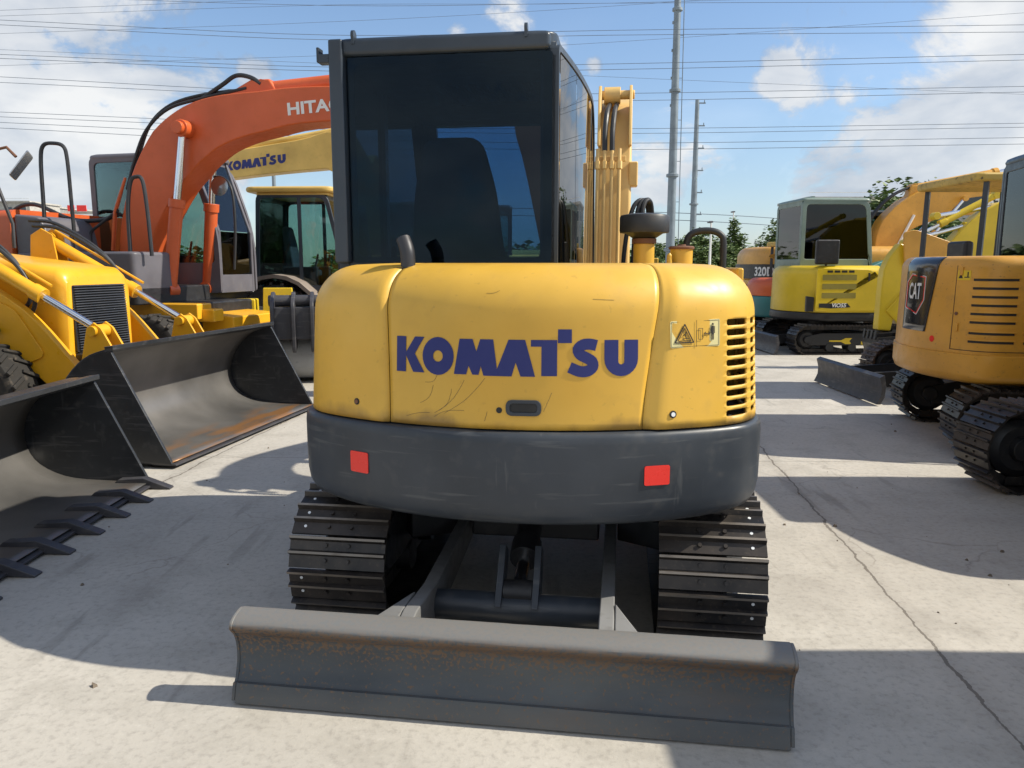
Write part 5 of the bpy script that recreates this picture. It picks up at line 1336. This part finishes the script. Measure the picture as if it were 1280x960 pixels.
# ---- backhoe loader with yellow roof behind the orange machine
BH = loader('backhoe_loader', 'backhoe loader with yellow roof and glazed cab, tan mudguard, behind the orange excavator', (-.95, 13.6, 0), -R(93), PF2, 2.2, mat='tan_yellow', roofmat='tan_yellow', cabz=2.78, cat='backhoe loader')
MB().tube(smooth_path([(.55, -1.5, 1.6), (.55, -1.45, 2.5), (.6, -1.3, 2.65)], 4), .03, 8).build('front_stack', 'black', BH)

# ---- pale yellow excavator far behind, boom reaching left
def pale():
    root, P, hood = digger('excavator', 'pale yellow excavator far back behind the centre machine, long boom reaching left, blue letters', (-.3, 16.2, 0), R(90), hw=1.25, Rt=2.2, rc=.5, zb=1.0, zc=1.3, zt=1.9, mat='tan_yellow', cabz=2.7, cabv=(-.3, 1.3), tr=(.5, -1.6, 1.6, .4), boom=[(.4, 1.5), (1.5, 2.9), (3.1, 3.82), (4.0, 3.80), (6.9, 3.40)], bthick=[.5, .75, .82, .60, .46], bw=.36, bu=0, arm=[(6.7, 3.65), (7.0, 3.2), (6.9, 1.8)], athick=[.3, .4, .25], pitch=.2)
    sc = .176; c = Vector((-.184, 4.88, 3.66)); sl = (3.40-3.80)/2.9
    me = logo_mesh(lambda x, y: (c.x, c.y-x*sc, c.z+y*sc-x*sc*sl*1.0), 0)
    o = bpy.data.objects.new('lettering', me); C.objects.link(o); o.parent = root
    ram(root, (0, 3.5, 4.22), (0, 6.5, 3.88), .06, .6, 'tan_yellow', name='arm_cylinder')
pale()

# ---- worn grey bucket and black coupling block in front of the backhoe
def grey_attachment():
    root = thing('attachment_bucket', 'worn pale grey bucket with black hinge block, between the loader bucket and the centre excavator', 'bucket', (-2.82, 10.35, 0), R(12))
    pf = [(.35, .74), (.12, .66), (.0, .45), (.05, .2), (.25, .06), (.62, .04)]
    bucket_loader(root, 0, 1.1, pf, 0, 'grey_bucket', 'grey_bucket')
    hb = MB()
    for u in (-.36, -.10, .14, .36): hb.prism(rquad([(-.35, .45), (.22, .55), (.20, 1.15), (-.05, 1.28), (-.38, 1.12)], .1), u-.025, u+.025)
    hb.box((-.0, -.08, .85), (.76, .40, .42)).cyl((-.42, -.1, 1.14), (.42, -.1, 1.14), .075).cyl((-.40, .12, .62), (.40, .12, .62), .06)
    hb.build('hinge_block', 'grey_blade', root, bevel=.012)
    MB().box((.36, .10, .90), (.30, .34, .46)).build('side_block', 'grey_bucket', root, bevel=.03)
grey_attachment()
# ---- yellow step frame of the backhoe's stabiliser
def step_frame():
    root = thing('step_frame', 'lemon yellow step frame with a grilled opening, standing above the grey bucket', 'step frame', (-3.42, 11.3, 0), R(8))
    fr = MB(); frame_ring(fr, [(-.24, .55), (.24, .55), (.20, 1.28), (-.20, 1.28)], [(-.12, .72), (.12, .72), (.11, 1.12), (-.11, 1.12)], lambda a, b, t: (a, t, b), -.05, .05)
    fr.build('frame_plate', 'yellow3', root, bevel=.008)
    for k in range(7): MB().box((0, .02, .75+k*.055), (.23, .03, .012)).build('grille_bar', 'yellow4', root)
    MB().box((-.52, .1, .95), (.40, .3, .34)).build('step_box', 'yellow3', root, bevel=.02)
    MB().box((0, .1, .29), (.40, .2, .58)).box((-.4, .1, .40), (.2, .2, .80)).build('leg', 'black', root)
step_frame()
# ---- mirror of the loader out of frame at left, standing out on its arm
mm = MB().prism(rquad([(-.10, -.20), (.02, -.26), (.10, .16), (-.02, .24)], .03), -.015, .015)
mm.v = [(x*.62, y*.62, z*.62) for x, y, z in mm.v]
mo = mm.build('wing_mirror', 'mirror', L2, bevel=.008, mtx=Matrix.Translation(local_of(L2, W(27, 206, 7.0))) @ Matrix.Rotation(R(-35), 4, 'X') @ Matrix.Rotation(R(70), 4, 'Z'))
a0 = local_of(L2, W(-40, 195, 7.0)); a1 = local_of(L2, W(8, 184, 7.0)); a2 = local_of(L2, W(20, 196, 7.0))
MB().tube([a0, a1, a2], .014, 8).build('mirror_arm', 'rust', L2)
MB().tube([local_of(L2, W(-10, 215, 7.4)), local_of(L2, W(16, 280, 7.4)), local_of(L2, W(18, 310, 7.4))], .016, 8).build('handrail', 'hose', L2)

# ================================================================== surroundings
def leaf_cloud(rn, lobes, n, size):
    mb = MB()
    for k in range(n):
        c, r = rn.choices(lobes, [l[1][0]**2 for l in lobes])[0]
        d = Vector((rn.gauss(0, 1), rn.gauss(0, 1), rn.gauss(0, 1))).normalized(); q = rn.random()**.38
        p = Vector((c[0]+d.x*r[0]*q, c[1]+d.y*r[1]*q, c[2]+d.z*r[2]*q))
        if mnoise.noise(p*1.9) < -.28: continue
        s_ = size*rn.uniform(.6, 1.5); m = Matrix.Rotation(rn.uniform(0, 6.3), 3, 'Z') @ Matrix.Rotation(rn.uniform(-1.2, 1.2), 3, 'X')
        a = m @ Vector((s_, 0, 0)); b = m @ Vector((0, s_*.55, 0))
        mb.add([p-a, p-b, p+a, p+b], [(0, 1, 2, 3)])
    return mb
def tree(label, x, y, h, w, seed, poplar=True, group='trees along the far side of the yard'):
    rn = random.Random(seed); t = thing('tree', label, 'tree', (x, y, 0), rn.uniform(0, 6), group)
    tr = MB(); tr.tube([(0, 0, -.1), (.04, 0, h*.4), (0, .05, h*.85)], [.11, .08, .02], 8)
    for k in range(9):
        a = rn.uniform(0, 6.3); z = h*rn.uniform(.2, .7); tr.tube([(0, 0, z), (math.cos(a)*w*.28, math.sin(a)*w*.28, z+h*.13)], [.035, .01], 5)
    tr.build('trunk', 'bark', t)
    lobes = []
    for k in range(26):
        z = rn.uniform(.18, 1.0); rad = w*.5*((1-z)**.75+.10) if poplar else w*.5*math.sqrt(max(.05, 1-(2*z-1.05)**2))
        a = rn.uniform(0, 6.3); q = rn.uniform(.2, .8)
        lobes.append(((math.cos(a)*rad*q, math.sin(a)*rad*q, h*z*.93), (rad*.62+.16, rad*.62+.16, h*.10+.12)))
    leaf_cloud(rn, lobes, 9000, .10*max(1, h/5)).build('crown', 'leaf', t)
    return t
tspec = [(816, 3.1, 2.4, 'low bushy tree just right of the black intake dome'), (846, 3.5, 2.6, 'round tree at the foot of the tall pole'), (872, 4.3, 2.6, 'pointed tree in front of the shorter pole'), (897, 3.2, 2.3, 'low tree behind the black handrail'), (917, 4.8, 2.3, 'tallest pointed tree right of the handrail'), (938, 3.0, 2.4, 'low tree between two pointed ones'), (966, 4.6, 3.1, 'broad pointed tree left of the grey building')]
for i, (px, h, w, lb) in enumerate(tspec):
    p = W(px, 340, 46+(i % 3)*2.5); tree(lb, p.x, p.y, h*.92, w*1.35, 10+i, h > 4.4)
for i, (px, py, Y, h, w, lb) in enumerate(((1125, 300, 27, 4.6, 4.2, 'bushy tree seen under the arched amber boom'), (1105, 330, 25, 2.8, 3.0, 'dark bush low under the amber boom'), (1165, 300, 29, 3.8, 3.6, 'tree showing between the boom and the canopy post'))):
    p = W(px, py, Y); tree(lb, p.x, p.y, h, w, 40+i, False)
def hedge():
    rn = random.Random(4); mb = MB()
    lobes = [((rn.uniform(4.5, 26), rn.uniform(24, 27.5), rn.uniform(.1, .75)), (rn.uniform(.35, .7),)*3) for k in range(150)]
    o = leaf_cloud(rn, lobes, 15000, .075).build('hedge', 'leaf2'); tag(o, 'rough green weeds and shrubs along the yard edge', 'undergrowth', kind='stuff')
    g = quadsheet(2, 60, 23.6, 30, .004).build('grass_verge', 'verge'); tag(g, kind='structure')
    lobes = [((rn.uniform(-160, 160), rn.uniform(128, 140), rn.uniform(.5, 3.5)), (rn.uniform(3, 6), 3, rn.uniform(1.5, 2.8))) for k in range(170)]
    o = leaf_cloud(rn, lobes, 16000, .75).build('distant_treeline', 'leaf'); tag(o, 'low dark line of distant trees', 'treeline', kind='stuff')
M['verge'] = paint('weedy_soil', (.07, .09, .03), .9, .4, (.14, .11, .07))
hedge()

# steel poles with wires
def pole(label, x, y, h, r0, r1, rings=(), arms=0):
    t = thing('steel_pole', label, 'pole', (x, y, 0))
    MB().tube([(0, 0, 0), (0, 0, h)], [r0, r1], 14).build('shaft', 'steel', t)
    for z in rings:
        r = r0+(r1-r0)*z/h; MB().lathe((0, 0, z), [(r, -.10), (r*1.5, -.06), (r*1.5, .06), (r, .10)], 14).build('flange', 'steel', t)
    for k in range(arms):
        z = h-.3-k*1.9; m = MB().box((.25, -.1, z), (.9, .08, .1)); m.tube([(-.1, -.1, z), (-.1, -.1, z+.25)], .04, 6).tube([(.6, -.1, z), (.6, -.1, z+.25)], .04, 6); m.build('cross_arm', 'steel', t)
    return t
p = W(838, 300, 40); tp = pole('tall grey steel pole rising out of the top of the picture', p.x, 40, 24, .24, .12, (2.4, 6.1, 10.2, 14.0))
st = MB(); st.tube([(.42, 0, .5), (.30, 0, 18)], .022, 6)
for k in range(9): st.tube([(.16, 0, .8+k*2), (.36, 0, .8+k*2)], .014, 4)
st.build('climbing_rail', 'steel', tp)
for k in range(7): MB().box((-.16, 0, 9.5+k*1.3), (.14, .10, .12)).build('insulator', 'steel', tp)
pole('shorter grey pole with small cross arms beside the tall one', W(866, 290, 70).x, 70, 15.9, .34, .18, (3.4, 7.0), 6)
p = W(343, 240, 45); pole('thin grey pole behind the lettered pale yellow boom', p.x, 45, 8.6, .16, .09, (4.0,), 1)
def lamp(label, px, py, Y):
    p = W(px, py, Y); t = thing('street_lamp', label, 'street lamp', (p.x, Y, 0), 0, 'street lamps beyond the trees')
    MB().tube([(0, 0, 0), (0, 0, p.z)], [.09, .05], 8).build('post', 'white', t)
    MB().box((-.12, -.25, p.z+.05), (.22, .55, .10)).build('lamp_head', 'grey_cab', t, bevel=.03)
lamp('white lamp post seen through the black handrail', 889, 279, 44); lamp('white lamp post above the tallest pointed tree', 917, 266, 60)

M['wire'] = paint('overhead_wire', (.10, .125, .16), .5, 0, bump=0)
lines = [((0, 96), (420, 117), (760, 117), (1280, 108)), ((0, 103), (420, 122), (760, 126), (1280, 115)), ((0, 68), (420, 84), (760, 80), (1280, 68)), ((0, 73), (420, 89), (760, 87), (1280, 75)),
         ((0, 140), (420, 157), (760, 161), (1280, 154)), ((0, 146), (420, 162), (760, 167), (1280, 159)), ((0, 153), (420, 172), (760, 179), (1280, 172)), ((0, 160), (420, 181), (760, 187), (1280, 180)),
         ((0, 25), (420, 44), (760, 38), (1280, 31)), ((0, 31), (420, 50), (760, 44), (1280, 40)), ((0, 82), (420, 69), (760, 53), (1280, 16)), ((0, 13), (420, -4), (760, -20), (1280, -60)),
         ((0, -6), (420, 7), (760, 4), (1280, 2)), ((0, 42), (420, 27), (760, 8), (1280, -30)), ((0, 62), (420, 80), (760, 96), (1280, 118)), ((0, 20), (420, 6), (760, 4), (1280, -12))]
for i, pts in enumerate(lines):
    Y = 38-(i % 4)*.7+(14 if i in (10, 11, 13, 14, 15) else 0)
    q = [W(x, y, Y) for x, y in pts]; q = [q[0]*2-q[1]]+q+[q[-1]*2-q[-2]]
    o = MB().tube(smooth_path(q, 6), .0115 if i < 10 else .0095, 5, cap=False).build('power_line', 'wire')
    ordw = ['first', 'second', 'third', 'fourth', 'fifth', 'sixth', 'seventh', 'eighth', 'ninth', 'tenth', 'eleventh', 'twelfth', 'thirteenth', 'fourteenth', 'fifteenth']
    yy = lambda l: l[2][1]+(l[3][1]-l[2][1])*85/520
    vis = sorted([l for l in lines if yy(l) > 0], key=yy)
    if pts in vis: lb = 'overhead wire crossing the tall pole, %s from the top there' % ordw[vis.index(pts)]
    else: lb = 'overhead wire over the left cloud that climbs out of the picture, %s one there' % ('upper' if pts[0][1] < 20 else 'lower' if pts[0][1] > 30 else 'middle')
    tag(o, lb, 'power line', 'overhead wires across the sky')
for y0, y1, lb in ((263, 291, 'upper'), (272, 298, 'lower')):
    q = [W(600, y0-4, 70), W(740, y0, 70), W(866, y0+4, 70), W(985, y0+11, 74), W(1200, y1, 85)]
    tag(MB().tube(smooth_path(q, 5), .03, 5).build('power_line', 'wire'), lb+' of the two low wires running from the shorter pole to the grey building', 'power line', 'low wires by the shorter pole')

# far buildings
M['render_grey'] = paint('weathered_render', (.27, .27, .25), .9, .4, (.16, .16, .15))
M['render_pale'] = paint('pale_render', (.42, .40, .36), .9, .3, (.3, .28, .25))
M['pane'] = paint('window_pane', (.05, .07, .09), .12, .1, bump=0)
def block(name, label, loc, w, d, h, mat, floors, nx, ny, rz=0, roof=None):
    t = thing(name, label, 'building', loc, rz)
    MB().box((w/2, d/2, h/2), (w, d, h)).build('wall', mat, t)
    MB().box((w/2, d/2, h+.15), (w+.5, d+.5, .3)).build('roof_slab', roof or 'render_pale', t)
    MB().box((w/2, .05, h+.75), (w, .06, .06)).build('roof_rail', 'white', t)
    fh = h/floors
    for f in range(floors):
        for i in range(nx):
            x = w*(i+.5)/nx; wn = MB().box((x, -.01, fh*(f+.55)), (w/nx*.55, .08, fh*.45)).build('window', 'render_pale', t); MB().box((x, -.05, fh*(f+.55)), (w/nx*.47, .04, fh*.38)).build('window_pane', 'pane', wn)
        for i in range(ny):
            y = d*(i+.5)/ny; wn = MB().box((-.01, y, fh*(f+.55)), (.08, d/ny*.55, fh*.45)).build('window', 'render_pale', t); MB().box((-.05, y, fh*(f+.55)), (.04, d/ny*.47, fh*.38)).build('window_pane', 'pane', wn)
    return t
block('office_building', 'grey three storey building behind the lemon yellow excavator', (30.2, 80, 0), 22, 8.5, 8.2, 'render_grey', 3, 7, 3)
for i, (px, Y, w, h, fl, lb) in enumerate(((-60, 150, 16, 13.5, 4, 'pale far building at the left edge of the skyline'), (22, 160, 9, 13.2, 4, 'low pale far building left of the mirror end'), (72, 165, 12, 12.6, 4, 'far flat roofed building between mirror and handrail'), (-5, 180, 22, 14, 5, 'grey block rising behind the far pale buildings'))):
    p = W(px, 330, Y); block('apartment_block', lb, (p.x, Y, 0), w, 10, h, 'render_pale' if i % 2 == 0 else 'render_grey', fl, 6, 3)
def billboard():
    p = W(106, 262, 60); t = thing('billboard', 'small red lettered roof sign far behind the dark grey cab', 'sign', (p.x, 60, 0))
    MB().box((0, .2, (p.z-.4)/2), (5, 3, p.z-.4)).build('wall', 'white', t)
    MB().box((-.3, -1.34, p.z), (.5, .06, .45)).box((.5, -1.34, p.z), (.7, .06, .45)).build('sign_letters', 'red', t)
billboard()

# loose stones and crumbs of dried mud on the slab
def crumbs():
    rn = random.Random(21); mb = MB()
    for k in range(110):
        x = rn.uniform(-4, 4.5); y = rn.uniform(2.1, 9); r = rn.choice((.004, .006, .006, .009, .014))*rn.uniform(.7, 1.2)
        if rn.random() < .15: x, y = rn.gauss(2.6, .5), rn.gauss(5.0, .9)
        q = [Vector((rn.uniform(.6, 1.1)*r*math.cos(a), rn.uniform(.6, 1.1)*r*math.sin(a), 0)) for a in [i*PI/2.5 for i in range(5)]]
        b = [Vector((x, y, .0))+p for p in q]; t = [Vector((x, y, r*rn.uniform(.5, 1)))+p*.5 for p in q]
        mb.loft([b, t])
    tag(mb.build('loose_stones', 'stone'), 'small stones and mud crumbs scattered on the concrete', 'stones', kind='stuff')
M['stone'] = paint('dry_mud', (.15, .12, .09), .9, .3)
crumbs()
